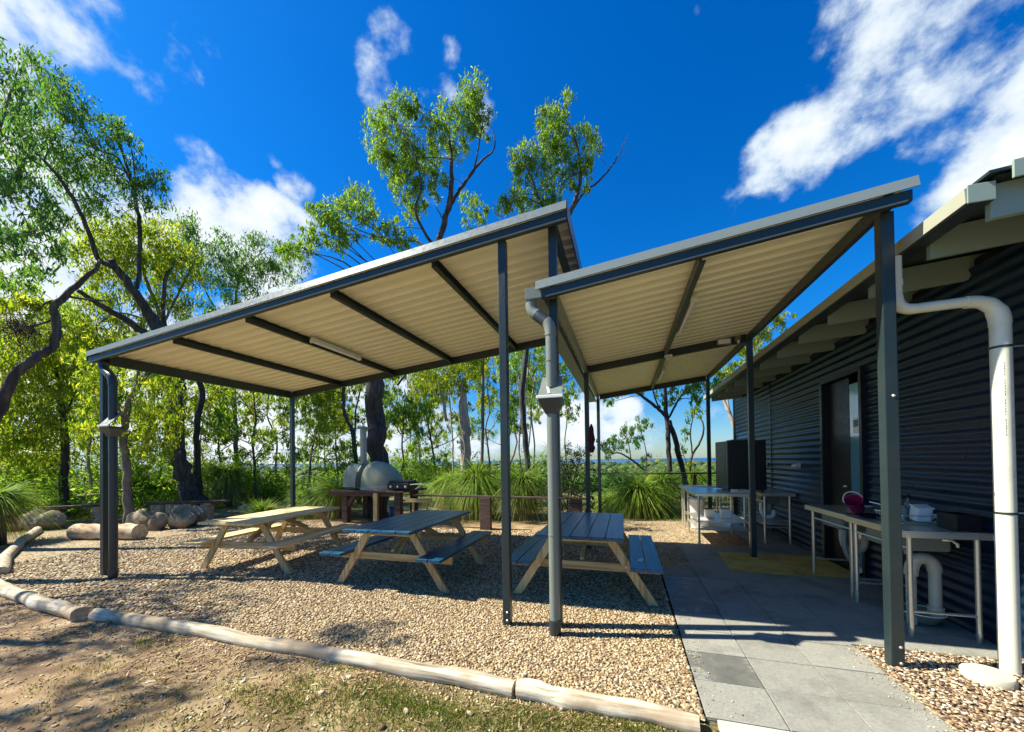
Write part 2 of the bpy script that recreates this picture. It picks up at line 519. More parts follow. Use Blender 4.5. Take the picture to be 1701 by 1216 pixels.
class MB:
    """collects shapes in world coordinates and links them as one mesh object"""

    def __init__(s):
        s.v, s.f = [], []

    def poly(s, vs, fs):
        o = len(s.v)
        s.v += [tuple(map(float, v)) for v in vs]
        s.f += [tuple(i+o for i in f) for f in fs]
        return s

    def box(s, c, d, rot=None):
        hx, hy, hz = d[0]/2, d[1]/2, d[2]/2
        vs = [Vector((x, y, z)) for x in (-hx, hx) for y in (-hy, hy) for z in (-hz, hz)]
        if rot is not None:
            vs = [rot @ v for v in vs]
        vs = [v+Vector(c) for v in vs]
        return s.poly(vs, [(0, 1, 3, 2), (4, 6, 7, 5), (0, 4, 5, 1), (2, 3, 7, 6), (0, 2, 6, 4), (1, 5, 7, 3)])

    def bar(s, a, b, w, h, up=(0, 0, 1)):
        """box from a to b, w wide across, h high along up"""
        a, b = Vector(a), Vector(b)
        d = (b-a).normalized()
        sd = d.cross(Vector(up))
        if sd.length < 1e-5:
            sd = d.cross(Vector((0, 1, 0)))
        sd.normalize()
        u = sd.cross(d)
        vs = [p+sd*i*w/2+u*j*h/2 for p in (a, b) for i in (-1, 1) for j in (-1, 1)]
        return s.poly(vs, [(0, 2, 3, 1), (4, 5, 7, 6), (0, 1, 5, 4), (2, 6, 7, 3), (0, 4, 6, 2), (1, 3, 7, 5)])

    def prism(s, prof, a, b):
        """closed profile of 3D offsets swept from a to b"""
        a, b = Vector(a), Vector(b)
        n = len(prof)
        vs = [a+Vector(p) for p in prof]+[b+Vector(p) for p in prof]
        return s.poly(vs, [tuple(range(n))[::-1], tuple(range(n, 2*n))]+[(i, (i+1) % n, n+(i+1) % n, n+i) for i in range(n)])

    def tube(s, pts, rad, seg=10, cap=True, wob=0.0):
        pts = [Vector(p) for p in pts]
        n = len(pts)
        if not hasattr(rad, '__len__'):
            rad = [rad]*n
        o = len(s.v)
        side = None
        for i in range(n):
            t = (pts[min(i+1, n-1)]-pts[max(i-1, 0)]).normalized()
            if side is None:
                side = t.cross(Vector((.31, .95, .05)) if abs(t.y) < .9 else Vector((1, 0, 0))).normalized()
            else:
                side = (side-t*side.dot(t)).normalized()
            up = t.cross(side)
            for k in range(seg):
                a = 2*math.pi*k/seg
                r = rad[i]*(1+wob*random.uniform(-1, 1))
                s.v.append(tuple(pts[i]+side*math.cos(a)*r+up*math.sin(a)*r))
        for i in range(n-1):
            for k in range(seg):
                s.f.append((o+i*seg+k, o+i*seg+(k+1) % seg, o+(i+1)*seg+(k+1) % seg, o+(i+1)*seg+k))
        if cap:
            s.f.append(tuple(o+k for k in range(seg))[::-1])
            s.f.append(tuple(o+(n-1)*seg+k for k in range(seg)))
        return s

    def lathe(s, prof, c, seg=20, sx=1, sy=1, sz=1):
        o = len(s.v)
        for (r, z) in prof:
            for k in range(seg):
                a = 2*math.pi*k/seg
                s.v.append((c[0]+r*math.cos(a)*sx, c[1]+r*math.sin(a)*sy, c[2]+z*sz))
        for i in range(len(prof)-1):
            for k in range(seg):
                s.f.append((o+i*seg+k, o+i*seg+(k+1) % seg, o+(i+1)*seg+(k+1) % seg, o+(i+1)*seg+k))
        s.f.append(tuple(o+k for k in range(seg))[::-1])
        s.f.append(tuple(o+(len(prof)-1)*seg+k for k in range(seg)))
        return s

    def build(s, name, mat, parent=None, smooth=False, bevel=0.0):
        me = bpy.data.meshes.new(name)
        off = Vector((0, 0, 0))
        if parent is not None:
            q = parent
            while q is not None:
                off = off+q.location
                q = q.parent
        me.from_pydata([(x-off.x, y-off.y, z-off.z) for (x, y, z) in s.v], [], s.f)
        me.update()
        return link(name, me, mat, parent, smooth, bevel)


def link(name, me, mat, parent=None, smooth=False, bevel=0.0):
    if mat is not None:
        me.materials.append(M[mat] if isinstance(mat, str) else mat)
    if smooth:
        if smooth == 'auto':
            me.polygons.foreach_set('use_smooth', [True]*len(me.polygons))
            try:
                me.set_sharp_from_angle(angle=R(40))
            except Exception:
                pass
        else:
            me.polygons.foreach_set('use_smooth', [True]*len(me.polygons))
    o = bpy.data.objects.new(name, me)
    COL.objects.link(o)
    o.parent = parent
    if bevel:
        b = o.modifiers.new('bevel', 'BEVEL')
        b.width, b.segments, b.limit_method = bevel, 2, 'ANGLE'
        b.harden_normals = False
    return o


def npmesh(name, verts, quads, mat, parent=None, smooth=False):
    """fast mesh from numpy arrays (faces all of one size)"""
    me = bpy.data.meshes.new(name)
    nv, nf, k = len(verts), len(quads), quads.shape[1]
    off = np.zeros(3)
    q = parent
    while q is not None:
        off += np.array(q.location)
        q = q.parent
    me.vertices.add(nv)
    me.vertices.foreach_set('co', (verts-off).astype(np.float32).ravel())
    me.loops.add(nf*k)
    me.loops.foreach_set('vertex_index', quads.astype(np.int32).ravel())
    me.polygons.add(nf)
    me.polygons.foreach_set('loop_start', np.arange(0, nf*k, k, dtype=np.int32))
    if smooth:
        me.polygons.foreach_set('use_smooth', np.ones(nf, dtype=bool))
    me.update(calc_edges=True)
    return link(name, me, mat, parent)


def tag(o, label=None, cat=None, group=None, kind=None):
    for k, v in (('label', label), ('category', cat), ('group', group), ('kind', kind)):
        if v:
            o[k] = v
    return o


def thing(name, label, cat, loc=(0, 0, 0), group=None):
    o = bpy.data.objects.new(name, None)
    o.empty_display_size = .1
    COL.objects.link(o)
    o.location = loc
    return tag(o, label, cat, group)


def copy_tree(o, parent=None):
    c = o.copy()
    COL.objects.link(c)
    c.parent = parent
    for ch in list(o.children):
        copy_tree(ch, c)
    return c


def arc(p0, p1, p2, n=8):
    """points rounding the corner p0-p1-p2 (quadratic)"""
    p0, p1, p2 = Vector(p0), Vector(p1), Vector(p2)
    return [(1-t)**2*p0+2*t*(1-t)*p1+t*t*p2 for t in [i/n for i in range(n+1)]]


def smooth_path(P, n=5):
    """Catmull-Rom through rows of P (any number of columns)"""
    P = np.array(P, float)
    if len(P) < 3:
        return np.array([P[0]+(P[-1]-P[0])*t for t in np.linspace(0, 1, n+1)])
    Q = np.vstack([2*P[0]-P[1], P, 2*P[-1]-P[-2]])
    out = []
    for i in range(1, len(Q)-2):
        for t in np.linspace(0, 1, n, endpoint=False):
            a, b, c, d = Q[i-1], Q[i], Q[i+1], Q[i+2]
            out.append(.5*((2*b)+(-a+c)*t+(2*a-5*b+4*c-d)*t*t+(-a+3*b-3*c+d)*t**3))
    out.append(Q[-2])
    return np.array(out)


def vnoise(x, y, s=1.0, seed=0):
    """cheap smooth noise for terrain"""
    x, y = np.asarray(x)*s, np.asarray(y)*s
    return (np.sin(x*1.7+seed)+np.sin(y*1.3+seed*2.1)+np.sin((x+y)*.9+1.3*seed)+.6*np.sin((x*2.3-y*1.9)+seed))/3.6


# ------------------------------------------------------------------ ground, gravel, sea


def ground_z(x, y):
    x, y = np.asarray(x, float), np.asarray(y, float)
    r = np.hypot(x, y)
    t = np.clip((r-17)/260, 0, 1)
    t2 = t*t*(3-2*t)
    fall = np.where(r > 17, -.035*(r-17)-58*t2, 0)
    fall = np.maximum(fall, -66)
    amp = np.clip((r-8)/25, 0, 1)
    return -.022+.014*vnoise(x, y, 1.6, 2)+.25*amp*vnoise(x, y, .22, 5)*np.clip((r-9)/10, 0, 1)+fall


rings = np.concatenate([np.linspace(0, 14, 71), np.geomspace(14.3, 5200, 60)])
ang = np.linspace(0, 2*np.pi, 145)[:-1]
gv = np.array([[r*np.cos(a), r*np.sin(a)] for r in rings for a in ang])
gzv = ground_z(gv[:, 0], gv[:, 1])
gv = np.column_stack([gv, gzv])
na = len(ang)
gq = np.array([(i*na+k, i*na+(k+1) % na, (i+1)*na+(k+1) % na, (i+1)*na+k) for i in range(len(rings)-1) for k in range(na)])
tag(npmesh('ground', gv, gq[:, ::-1], 'ground', smooth=True), 'bare brown dirt and thin grass around the shelter', kind='structure')
a2 = np.linspace(0, 2*np.pi, 97)[:-1]
sv = np.array([[r*np.cos(a), r*np.sin(a), -66.5] for r in (3800, 80000) for a in a2])
sq = np.array([(k, (k+1) % 96, 96+(k+1) % 96, 96+k) for k in range(96)])
tag(npmesh('sea', sv, sq[:, ::-1], 'sea'), 'blue sea beyond the coastal plain on the horizon', kind='structure')

GRAVEL = [(-5.3, 2.50), (-.72, 2.47), (.40, 2.44), (.43, 2.44), (.43, 5.72), (.93, 5.72), (.93, 7.1), (1.95, 7.1), (1.95, 9.9), (-.6, 9.8), (-1.2, 8.3), (-3.2, 7.6), (-4.4, 7.8), (-7.0, 7.9), (-9.4, 7.5), (-10.6, 6.0), (-13.4, 5.35), (-9.2, 3.2), (-7.6, 2.66)]
GRAVEL2 = [(1.70, 2.0), (3.3, 2.0), (3.3, 3.75), (1.74, 3.72)]


def flat(name, poly, z, mat, label):
    bm = bmesh.new()
    f = bm.faces.new([bm.verts.new((x, y, z)) for x, y in poly])
    bmesh.ops.triangulate(bm, faces=[f])
    bmesh.ops.recalc_face_normals(bm, faces=bm.faces)
    me = bpy.data.meshes.new(name)
    bm.to_mesh(me)
    bm.free()
    return tag(link(name, me, mat), label, kind='structure')


def inside(poly, x, y):
    c = np.zeros(len(x), bool)
    n = len(poly)
    for i in range(n):
        x1, y1 = poly[i]
        x2, y2 = poly[(i+1) % n]
        cond = ((y1 > y) != (y2 > y)) & (x < (x2-x1)*(y-y1)/(y2-y1+1e-12)+x1)
        c ^= cond
    return c


flat('gravel_bed', GRAVEL, .004, 'gravel', 'tan gravel floor under and around the picnic shelter')
flat('gravel_patch', GRAVEL2, .004, 'gravel', 'chip covered bed beside the paving by the white downpipe')


def ico():
    bm = bmesh.new()
    bmesh.ops.create_icosphere(bm, subdivisions=1, radius=1)
    v = np.array([x.co[:] for x in bm.verts])
    f = np.array([[q.index for q in p.verts] for p in bm.faces])
    bm.free()
    return v, f


ICO_V, ICO_F = ico()


def scatter_stones(name, pts, size, flatten, mat, label, longish=1.25, zoff=.0):
    n = len(pts)
    s = size[:, None]*np.column_stack([rng.uniform(.8, longish, n), rng.uniform(.7, 1.05, n), rng.uniform(flatten*.7, flatten*1.2, n)])
    V = ICO_V[None]*(1+rng.uniform(-.16, .16, (n, len(ICO_V), 1)))*s[:, None, :]
    ax = rng.uniform(-.5, .5, n)
    V[:, :, 2] += V[:, :, 0]*np.tan(ax)[:, None]*.6
    a = rng.uniform(0, 2*np.pi, n)
    ca, sa = np.cos(a)[:, None], np.sin(a)[:, None]
    X = V[:, :, 0]*ca-V[:, :, 1]*sa+pts[:, 0:1]
    Y = V[:, :, 0]*sa+V[:, :, 1]*ca+pts[:, 1:2]
    Z = V[:, :, 2]+pts[:, 2:3]+size[:, None]*flatten*.3+zoff
    verts = np.stack([X, Y, Z], -1).reshape(-1, 3)
    faces = (ICO_F[None]+(np.arange(n)*len(ICO_V))[:, None, None]).reshape(-1, 3)
    return tag(npmesh(name, verts, faces, mat), label, kind='stuff')


def pts_in(poly, n, xr, yr, dens=None):
    x, y = rng.uniform(*xr, n), rng.uniform(*yr, n)
    k = inside(poly, x, y)
    if dens is not None:
        k &= rng.uniform(0, 1, n) < dens(x, y)
    return x[k], y[k]


gx, gy = pts_in(GRAVEL, 150000, (-9.5, .43), (2.4, 7.9), lambda x, y: np.clip(1.25*(3.1/np.hypot(x*.9, y))**1.5, .05, 1))
gs = rng.uniform(.0075, .0155, len(gx))*np.clip(np.hypot(gx, gy)/4.2, .95, 1.7)
scatter_stones('pebbles', np.column_stack([gx, gy, np.full(len(gx), .004)]), gs, .62, 'pebble', 'loose tan and brown pebbles of the shelter floor')
gx, gy = pts_in(GRAVEL2, 11000, (1.7, 3.3), (2.0, 3.8))
k = gx > 1.762+.005*(gy-2.4)
gx, gy = gx[k], gy[k]
scatter_stones('chips', np.column_stack([gx, gy, rng.uniform(.004, .02, len(gx))]), rng.uniform(.006, .0135, len(gx)), .38, 'chip', 'loose bark and stone chips beside the paving', 2.0)

n = 900
fx_ = rng.uniform(-5.2, .38, n)
fy_ = 2.40-np.abs(rng.normal(0, .10, n))
scatter_stones('stray_pebbles', np.column_stack([fx_, fy_, ground_z(fx_, fy_)]), rng.uniform(.006, .012, n), .6, 'pebble', 'pebbles spilled over the log edging')
n = 260
fx_ = np.concatenate([.45+np.abs(rng.normal(0, .10, n//2)), 1.74-np.abs(rng.normal(0, .07, n//2))])
fy_ = np.concatenate([rng.uniform(2.5, 5.5, n//2), rng.uniform(2.5, 3.7, n//2)])
scatter_stones('paving_grit', np.column_stack([fx_, fy_, np.full(n, .012)]), rng.uniform(.003, .008, n), .6, 'pebble', 'stray pebbles kicked onto the paving edges')

# dirt in front: litter, small stones, grass tufts
n = 26000
lx, ly = rng.uniform(-9, .6, n), rng.uniform(.9, 3.0, n)
k = (~inside(GRAVEL, lx, ly)) & (vnoise(lx, ly, 2.4, 3)+.5*vnoise(lx, ly, 6.1, 8)+rng.normal(0, .35, n) > .18)
lx, ly = lx[k], ly[k]
n = len(lx)


def strips(base, d, up, L, W, droop, seg=3):
    """tapered bent blades: base (n,3), direction d, length L, width W; returns verts, quads"""
    n = len(base)
    side = np.cross(d, up)
    side /= np.linalg.norm(side, axis=1, keepdims=True)+1e-9
    ts = np.linspace(0, 1, seg+1)
    V = np.zeros((n, (seg+1)*2, 3))
    for i, t in enumerate(ts):
        p = base+d*(L*t)[:, None]
        p[:, 2] -= droop*L*t*t
        w = (W*(1-t*.9)*(.55+.9*min(t*3, .5)))[:, None]
        V[:, 2*i] = p-side*w
        V[:, 2*i+1] = p+side*w
    q = np.array([(2*i, 2*i+1, 2*i+3, 2*i+2) for i in range(seg)])
    Q = (q[None]+(np.arange(n)*(seg+1)*2)[:, None, None]).reshape(-1, 4)
    return V.reshape(-1, 3), Q


a = rng.uniform(0, 2*np.pi, n)
d = np.column_stack([np.cos(a), np.sin(a), rng.uniform(-.12, .35, n)])
base = np.column_stack([lx, ly, ground_z(lx, ly)+.006])
V, Q = strips(base, d, np.column_stack([rng.normal(0, .3, n), rng.normal(0, .3, n), np.ones(n)]), rng.uniform(.018, .08, n), rng.uniform(.003, .010, n), 0, 2)
tag(npmesh('leaf_litter', V, Q, 'litter'), 'dry leaves and twigs scattered on the dirt in front', kind='stuff')
sx, sy = rng.uniform(-9, .6, 5200), rng.uniform(.9, 2.7, 5200)
k = ~inside(GRAVEL, sx, sy)
sx, sy = sx[k], sy[k]
scatter_stones('dirt_stones', np.column_stack([sx, sy, ground_z(sx, sy)]), rng.uniform(.004, .013, len(sx))*np.where(rng.uniform(0, 1, len(sx)) < .03, 2.2, 1), .6, 'chip', 'small stones lying on the bare dirt in front')


def grass_patch(name, cx, cy, rx, ry, n, h, label, mat='grass'):
    x, y = cx+rng.normal(0, rx, n), cy+rng.normal(0, ry, n)
    k = ~inside(GRAVEL, x, y)
    x, y = x[k], y[k]
    m = len(x)
    a = rng.uniform(0, 2*np.pi, m)
    d = np.column_stack([np.cos(a)*.55, np.sin(a)*.55, np.ones(m)])
    d /= np.linalg.norm(d, axis=1, keepdims=True)
    V, Q = strips(np.column_stack([x, y, ground_z(x, y)]), d, np.column_stack([-np.sin(a), np.cos(a), np.zeros(m)+.01])*0+np.array([[.3, .2, .9]]), rng.uniform(.4, 1, m)*h, rng.uniform(.0025, .0055, m), .35, 2)
    return V, Q


def merge(parts):
    vs, qs, o = [], [], 0
    for v, q in parts:
        vs.append(v)
        qs.append(q+o)
        o += len(v)
    return np.vstack(vs), np.vstack(qs)


P = []
for (px, py, rx, ry, n_, h) in [(600, 1150, .28, .10, 900, .05), (500, 1130, .10, .05, 220, .05), (470, 1160, .12, .06, 260, .05), (700, 1175, .35, .10, 1100, .05), (820, 1200, .35, .08, 1300, .05),
                                (960, 1205, .30, .07, 1000, .05), (1040, 1195, .2, .05, 500, .045), (240, 1065, .05, .04, 90, .05), (400, 1150, .08, .05, 160, .05), (455, 1180, .1, .06, 180, .05),
                                (40, 880, .5, .2, 500, .10), (20, 935, .4, .2, 500, .08), (30, 955, .3, .1, 350, .07), (560, 1105, .12, .04, 160, .05), (640, 1135, .15, .05, 260, .05), (880, 1175, .25, .05, 500, .05), (760, 1205, .5, .12, 1300, .055), (600, 1195, .4, .12, 1500, .05), (940, 1212, .5, .1, 1200, .055), (1080, 1210, .25, .05, 900, .05), (660, 1160, .25, .06, 900, .05)]:
    g = gz(px, py)
    P.append(grass_patch('g', g[0], g[1], rx, ry, n_, h, ''))
x_, y_ = rng.uniform(-4.2, .5, 3200), rng.uniform(1.2, 2.5, 3200)
k = (~inside(GRAVEL, x_, y_)) & (vnoise(x_, y_, 2.2, 4) > .05)
P2 = []
for xx, yy in zip(x_[k][:160], y_[k][:160]):
    P2.append(grass_patch('g', xx, yy, .05, .05, 26, .035, ''))
V, Q = merge(P+P2)
tag(npmesh('grass_tufts', V, Q, 'grass'), 'short green grass tufts in front of the log edging', kind='stuff')

# meadow grass behind the camp
P = []
for i in range(150):
    t = rng.uniform(0, 1)
    x, y = rng.uniform(-24, 3), rng.uniform(8.3, 15)
    if inside(GRAVEL, np.array([x]), np.array([y]))[0] or (x > 2 and y < 12):
        continue
    if x > -9 and y < 9.0:
        continue
    P.append(grass_patch('g', x, y, .55, .35, 120, .30, ''))
for i in range(60):
    x, y = rng.uniform(-24, -14), rng.uniform(4.5, 10)
    P.append(grass_patch('g', x, y, .55, .4, 110, .28, ''))
V, Q = merge(P)
tag(npmesh('long_grass', V, Q, 'grass'), 'long green and straw grass under the trees behind', kind='stuff')

# ------------------------------------------------------------------ paving
pv = MB().poly([(.44, 2.47, -.003), (1.75, 2.47, -.003), (1.75, 7.0, -.003), (.44, 7.0, -.003), (1.752, 3.72, -.003), (2.84, 3.72, -.003), (2.84, 7.3, -.003), (1.752, 7.3, -.003), (1.96, 7.302, -.003), (2.84, 7.302, -.003), (2.84, 11.2, -.003), (1.96, 11.2, -.003)], [(0, 1, 2, 3), (4, 5, 6, 7), (8, 9, 10, 11)])
paving = tag(pv.build('paving', 'gravel'), 'grey concrete paving along the dark wall', kind='structure')
TX = [.437, .868, 1.302, 1.738, 2.172, 2.505, 2.838]
for r_ in range(12):
    y0 = 2.468+.405*r_
    for c in range(6):
        if c >= 3 and r_ < 3:
            continue
        if c == 0 and r_ > 7:
            continue
        y1 = y0+.405
        ya = 3.735 if (c >= 3 and r_ == 3) else y0
        x0, x1 = TX[c], TX[c+1]
        z = .012+random.uniform(-.0025, .0025)
        wet = (c == 0 and r_ in (1, 4, 5, 6))
        b = MB().box(((x0+x1)/2+.02*(y0-2.5)/4, (ya+y1)/2, z-.02), (x1-x0-.007, y1-ya-.007, .04), Matrix.Rotation(R(random.uniform(-.15, .15)), 3, 'Z'))
        b.build('paving_tile', 'wet' if wet else 'tile', paving, bevel=.003)
for r_ in range(10):
    y0 = 7.34+.405*r_
    if y0 > 11:
        break
    for c in (4, 5):
        MB().box(((TX[c]+TX[c+1])/2, y0+.2, -.006), (TX[c+1]-TX[c]-.007, .398, .04)).build('paving_tile', 'tile', paving, bevel=.003)
MB().box((1.15, 2.37, -.01), (1.31, .175, .05)).build('concrete_edge', 'concrete', paving, bevel=.006)

# ------------------------------------------------------------------ picnic shelter (left)
SL1 = .1015


def s1z(x): return 3.055+SL1*(x+7.07)+.09


def corr_sheet(name, x0, x1, y0, y1, zf, pitch, amp, mat, parent, dz=0):
    prof = []
    y = y0
    while y < y1:
        for f, h in ((0, 0), (.14, .06), (.42, .06), (.56, 0), (.64, .75), (.70, 1), (.84, 1), (.92, .75)):
            yy = y+f*pitch
            if yy < y1:
                prof.append((yy, h*amp))
        y += pitch
    prof.append((y1, 0))
    xs = np.linspace(x0, x1, 5)
    vs = [(x, yy, zf(x)+h+dz) for x in xs for (yy, h) in prof]
    n = len(prof)
    fs = [(i*n+k, i*n+k+1, (i+1)*n+k+1, (i+1)*n+k) for i in range(len(xs)-1) for k in range(n-1)]
    return MB().poly(vs, fs).build(name, mat, parent)


s1 = thing('picnic_shelter', 'open steel shelter with cream ribbed sloping roof over the picnic tables', 'shelter', (-3.8, 5, 0))
corr_sheet('roof_lining', -7.12, -.47, 3.32, 6.66, s1z, .17, .036, 'cream_sheet', s1)
corr_sheet('roof_sheet', -7.16, -.46, 3.32, 6.70, s1z, .17, .036, 'roof_grey', s1, .010)


def post(x, y, h, parent, w=.075, base=True, mat='steel'):
    p = MB().box((x, y, h/2), (w, w, h)).build('post', mat, parent, bevel=.006)
    return p


def bolts(par, pts, r=.011, mat='stainless'):
    for (x, y, z) in pts:
        b = MB()
        b.lathe([(r, 0), (r, .004), (r*.6, .010)], (0, 0, 0), 8)
        b.v = [(x+vx, y-vz, z+vy) for (vx, vy, vz) in b.v]
        b.build('bolt', mat, par)


pa = post(-7.07, 3.42, 3.03, s1)
pb = post(-7.07, 6.56, 3.03, s1)
pc = post(-1.08, 3.375, s1z(-1.08)-.115, s1)
pd = post(-.61, 3.45, s1z(-.61)-.02, s1)
ph = post(-.61, 6.56, s1z(-.61)-.02, s1)
bolts(pc, [(-1.072, 3.3375, .13), (-1.072, 3.3375, .055)])
bolts(pd, [(-.60, 3.412, .13), (-.60, 3.412, .055)])


def slope_beam(name, x0, x1, y, zf, top, h, w, mat, parent, bevel=.004):
    """beam in the slope direction, its top `top` below the sheet line"""
    a, b = Vector((x0, y, zf(x0)-top-h/2)), Vector((x1, y, zf(x1)-top-h/2))
    return MB().bar(a, b, w, h).build(name, mat, parent, bevel=bevel)


# front barge: pale capping above a darker channel with a lip
fx0, fx1 = -7.17, -.455
cap = MB()
for_pro = [(0, 0, -.058), (0, -.004, -.055), (0, .0, .022), (0, .06, .034), (0, .06, .026), (0, .008, .012)]
cap.prism([(0, -.022, -.056), (0, -.006, .024), (0, .07, .036), (0, .07, .030), (0, .004, .014), (0, -.010, -.056)], (fx0, 3.29, s1z(fx0)), (fx1, 3.29, s1z(fx1)))
cap.build('barge_capping', 'capping', s1)
ch = MB()
ch.prism([(0, 0, -.058), (0, 0, -.132), (0, .012, -.138), (0, .048, -.138), (0, .048, -.128), (0, .010, -.126), (0, .010, -.058)], (fx0+.02, 3.292, s1z(fx0+.02)), (fx1-.005, 3.292, s1z(fx1-.005)))
ch.build('barge_channel', 'steel', s1)
lp = MB().prism([(0, -.006, -.128), (0, .006, -.128), (0, .006, -.137), (0, -.006, -.137)], (fx0+.02, 3.289, s1z(fx0+.02)), (fx1-.005, 3.289, s1z(fx1-.005)))
lp.build('barge_lip', 'capping', s1)
slope_beam('back_beam', -7.03, -.57, 6.56, s1z, .002, .13, .05, 'steel', s1)
# left edge beam, gutter, right edge beam and barge
MB().box((-7.07, 4.99, s1z(-7.07)-.075), (.05, 3.05, .14)).build('edge_beam', 'steel', s1, bevel=.004)
MB().prism([(0, 0, 0), (-.12, 0, 0), (-.12, 0, .11), (-.113, 0, .11), (-.113, 0, .008), (-.007, 0, .008), (-.007, 0, .11), (0, 0, .11)], (-7.12, 3.31, s1z(-7.1)-.115), (-7.12, 6.7, s1z(-7.1)-.115)).build('gutter', 'steel_dark', s1)
MB().box((-.60, 5.0, s1z(-.6)-.092), (.05, 3.04, .14)).build('edge_beam', 'steel', s1, bevel=.004)
MB().prism([(0, 0, .045), (.012, 0, .045), (.012, 0, -.12), (0, 0, -.12)], (-.462, 3.30, s1z(-.46)), (-.462, 6.72, s1z(-.46))).build('side_barge', 'steel_dark', s1)
for x in (-5.74, -4.45, -3.16, -1.87):
    pz = s1z(x)-.003
    b = MB()
    b.prism([(-.022, 0, 0), (.028, 0, 0), (.028, 0, -.008), (-.014, 0, -.008), (-.014, 0, -.092), (.028, 0, -.092), (.028, 0, -.10), (-.022, 0, -.10)], (x, 3.475, pz), (x, 6.53, pz))
    b.build('purlin', 'steel', s1)


def batten(name, label, a, b, zf_top, w=.07, h=.055, group='fluorescent batten lights'):
    a, b = Vector(a), Vector(b)
    t = thing(name, label, 'light', tuple((a+b)/2), group)
    MB().bar(a+Vector((0, 0, h*.7)), b+Vector((0, 0, h*.7)), w*.8, h*.5).build('housing', 'ply', t, bevel=.004)
    d = (b-a).normalized()
    MB().tube([a+d*.02, b-d*.02], w*.42, 10).build('diffuser', 'white', t, smooth='auto')
    for e in (a, b):
        MB().bar(e-d*.012, e+d*.012, w, h*1.1).build('end_cap', 'ply', t, bevel=.003)
    return t


batten('batten_light', 'white batten light fixed to the purlin under the picnic shelter roof', (-4.36, 4.40, s1z(-4.36)-.075), (-4.36, 5.42, s1z(-4.36)-.075), 0)

# ------------------------------------------------------------------ walkway awning (right)


def s2z(x): return 3.054+.12*(x+.61)+.10


s2 = thing('walkway_awning', 'sloping ribbed awning on steel posts over the paved walkway', 'shelter', (.65, 6.5, 0))
corr_sheet('roof_lining', -.72, 1.97, 3.32, 9.76, s2z, .17, .036, 'cream_sheet', s2)
corr_sheet('roof_sheet', -.76, 1.99, 3.32, 9.78, s2z, .17, .036, 'roof_grey', s2, .010)
pe = post(1.87, 3.44, s2z(1.87)-.12, s2, .082)
pf = post(1.87, 6.56, s2z(1.87)-.1, s2)
pg = post(1.87, 9.58, s2z(1.87)-.1, s2)
pi_ = post(-.61, 9.58, s2z(-.61)-.1, s2)
bolts(pe, [(1.885, 3.399, .16), (1.885, 3.399, .045), (1.88, 3.399, 1.98)])
f0, f1 = -.745, 1.985
MB().prism([(0, -.022, -.056), (0, -.006, .024), (0, .07, .036), (0, .07, .030), (0, .004, .014), (0, -.010, -.056)], (f0, 3.29, s2z(f0)), (f1, 3.29, s2z(f1))).build('barge_capping', 'capping', s2)
MB().prism([(0, 0, -.058), (0, 0, -.132), (0, .012, -.138), (0, .048, -.138), (0, .048, -.128), (0, .010, -.126), (0, .010, -.058)], (f0+.05, 3.292, s2z(f0+.05)), (f1-.03, 3.292, s2z(f1-.03))).build('barge_channel', 'steel', s2)
MB().prism([(0, -.006, -.128), (0, .006, -.128), (0, .006, -.137), (0, -.006, -.137)], (f0+.09, 3.289, s2z(f0+.09)), (f1-.06, 3.289, s2z(f1-.06))).build('barge_lip', 'capping', s2)
slope_beam('rafter', -.57, 1.83, 6.56, s2z, .002, .12, .05, 'steel', s2)
slope_beam('rafter', -.57, 1.83, 9.58, s2z, .002, .12, .05, 'steel', s2)
MB().box((-.61, 6.5, s2z(-.61)-.06), (.05, 6.2, .11)).build('edge_beam', 'capping', s2, bevel=.004)
MB().box((1.87, 6.5, s2z(1.87)-.06), (.05, 6.25, .11)).build('edge_beam', 'steel_dark', s2, bevel=.004)
for ya, yb in ((3.47, 6.53), (6.59, 9.55)):
    x = .655
    MB().prism([(-.022, 0, 0), (.028, 0, 0), (.028, 0, -.008), (-.014, 0, -.008), (-.014, 0, -.092), (.028, 0, -.092), (.028, 0, -.10), (-.022, 0, -.10)], (x, ya, s2z(x)-.003), (x, yb, s2z(x)-.003)).build('purlin', 'steel', s2)
gut = MB()
gut.prism([(0, 0, .012), (-.155, 0, .0), (-.165, 0, .105), (-.150, 0, .112), (-.147, 0, .02), (-.012, 0, .022), (-.008, 0, .10), (0, 0, .10)], (-.685, 3.30, s2z(-.7)-.135), (-.685, 9.78, s2z(-.7)-.135))
gut.build('gutter', 'capping', s2)
MB().box((-.766, 3.297, s2z(-.7)-.078), (.158, .006, .098)).build('gutter_end', 'pipe_grey', s2, bevel=.002)
batten('batten_light', 'nearest batten light on the walkway awning purlin', (.735, 4.36, s2z(.7)-.08), (.735, 5.42, s2z(.7)-.08), 0)
batten('batten_light', 'farther batten light near the back edge of the walkway awning', (.735, 7.6, s2z(.7)-.08), (.735, 8.5, s2z(.7)-.08), 0)
t = thing('motion_sensor', 'small white sensor between the two walkway awning lights', 'sensor', (.70, 6.44, s2z(.7)-.12))
MB().box((.70, 6.44, s2z(.7)-.13), (.11, .08, .035)).build('base', 'white', t, bevel=.006)
MB().lathe([(.03, 0), (.028, -.03), (.012, -.045)], (.70, 6.42, s2z(.7)-.148), 12).build('lens', 'ply', t, smooth=True)
t = thing('exit_sign', 'pale sign box mounted on the awning crossbeam beside the middle post', 'sign', (1.51, 6.515, 3.30))
MB().box((1.51, 6.51, 3.345), (.20, .04, .095)).build('housing', 'pipe_grey', t, bevel=.004)
MB().box((1.51, 6.487, 3.345), (.17, .004, .07)).build('face', 'white', t)
t = thing('junction_box', 'small grey electrical box on the crossbeam next to the sign', 'electrical box', (1.70, 6.515, 3.35))
MB().box((1.70, 6.51, 3.375), (.075, .045, .085)).build('housing', 'pipe_grey', t, bevel=.005)
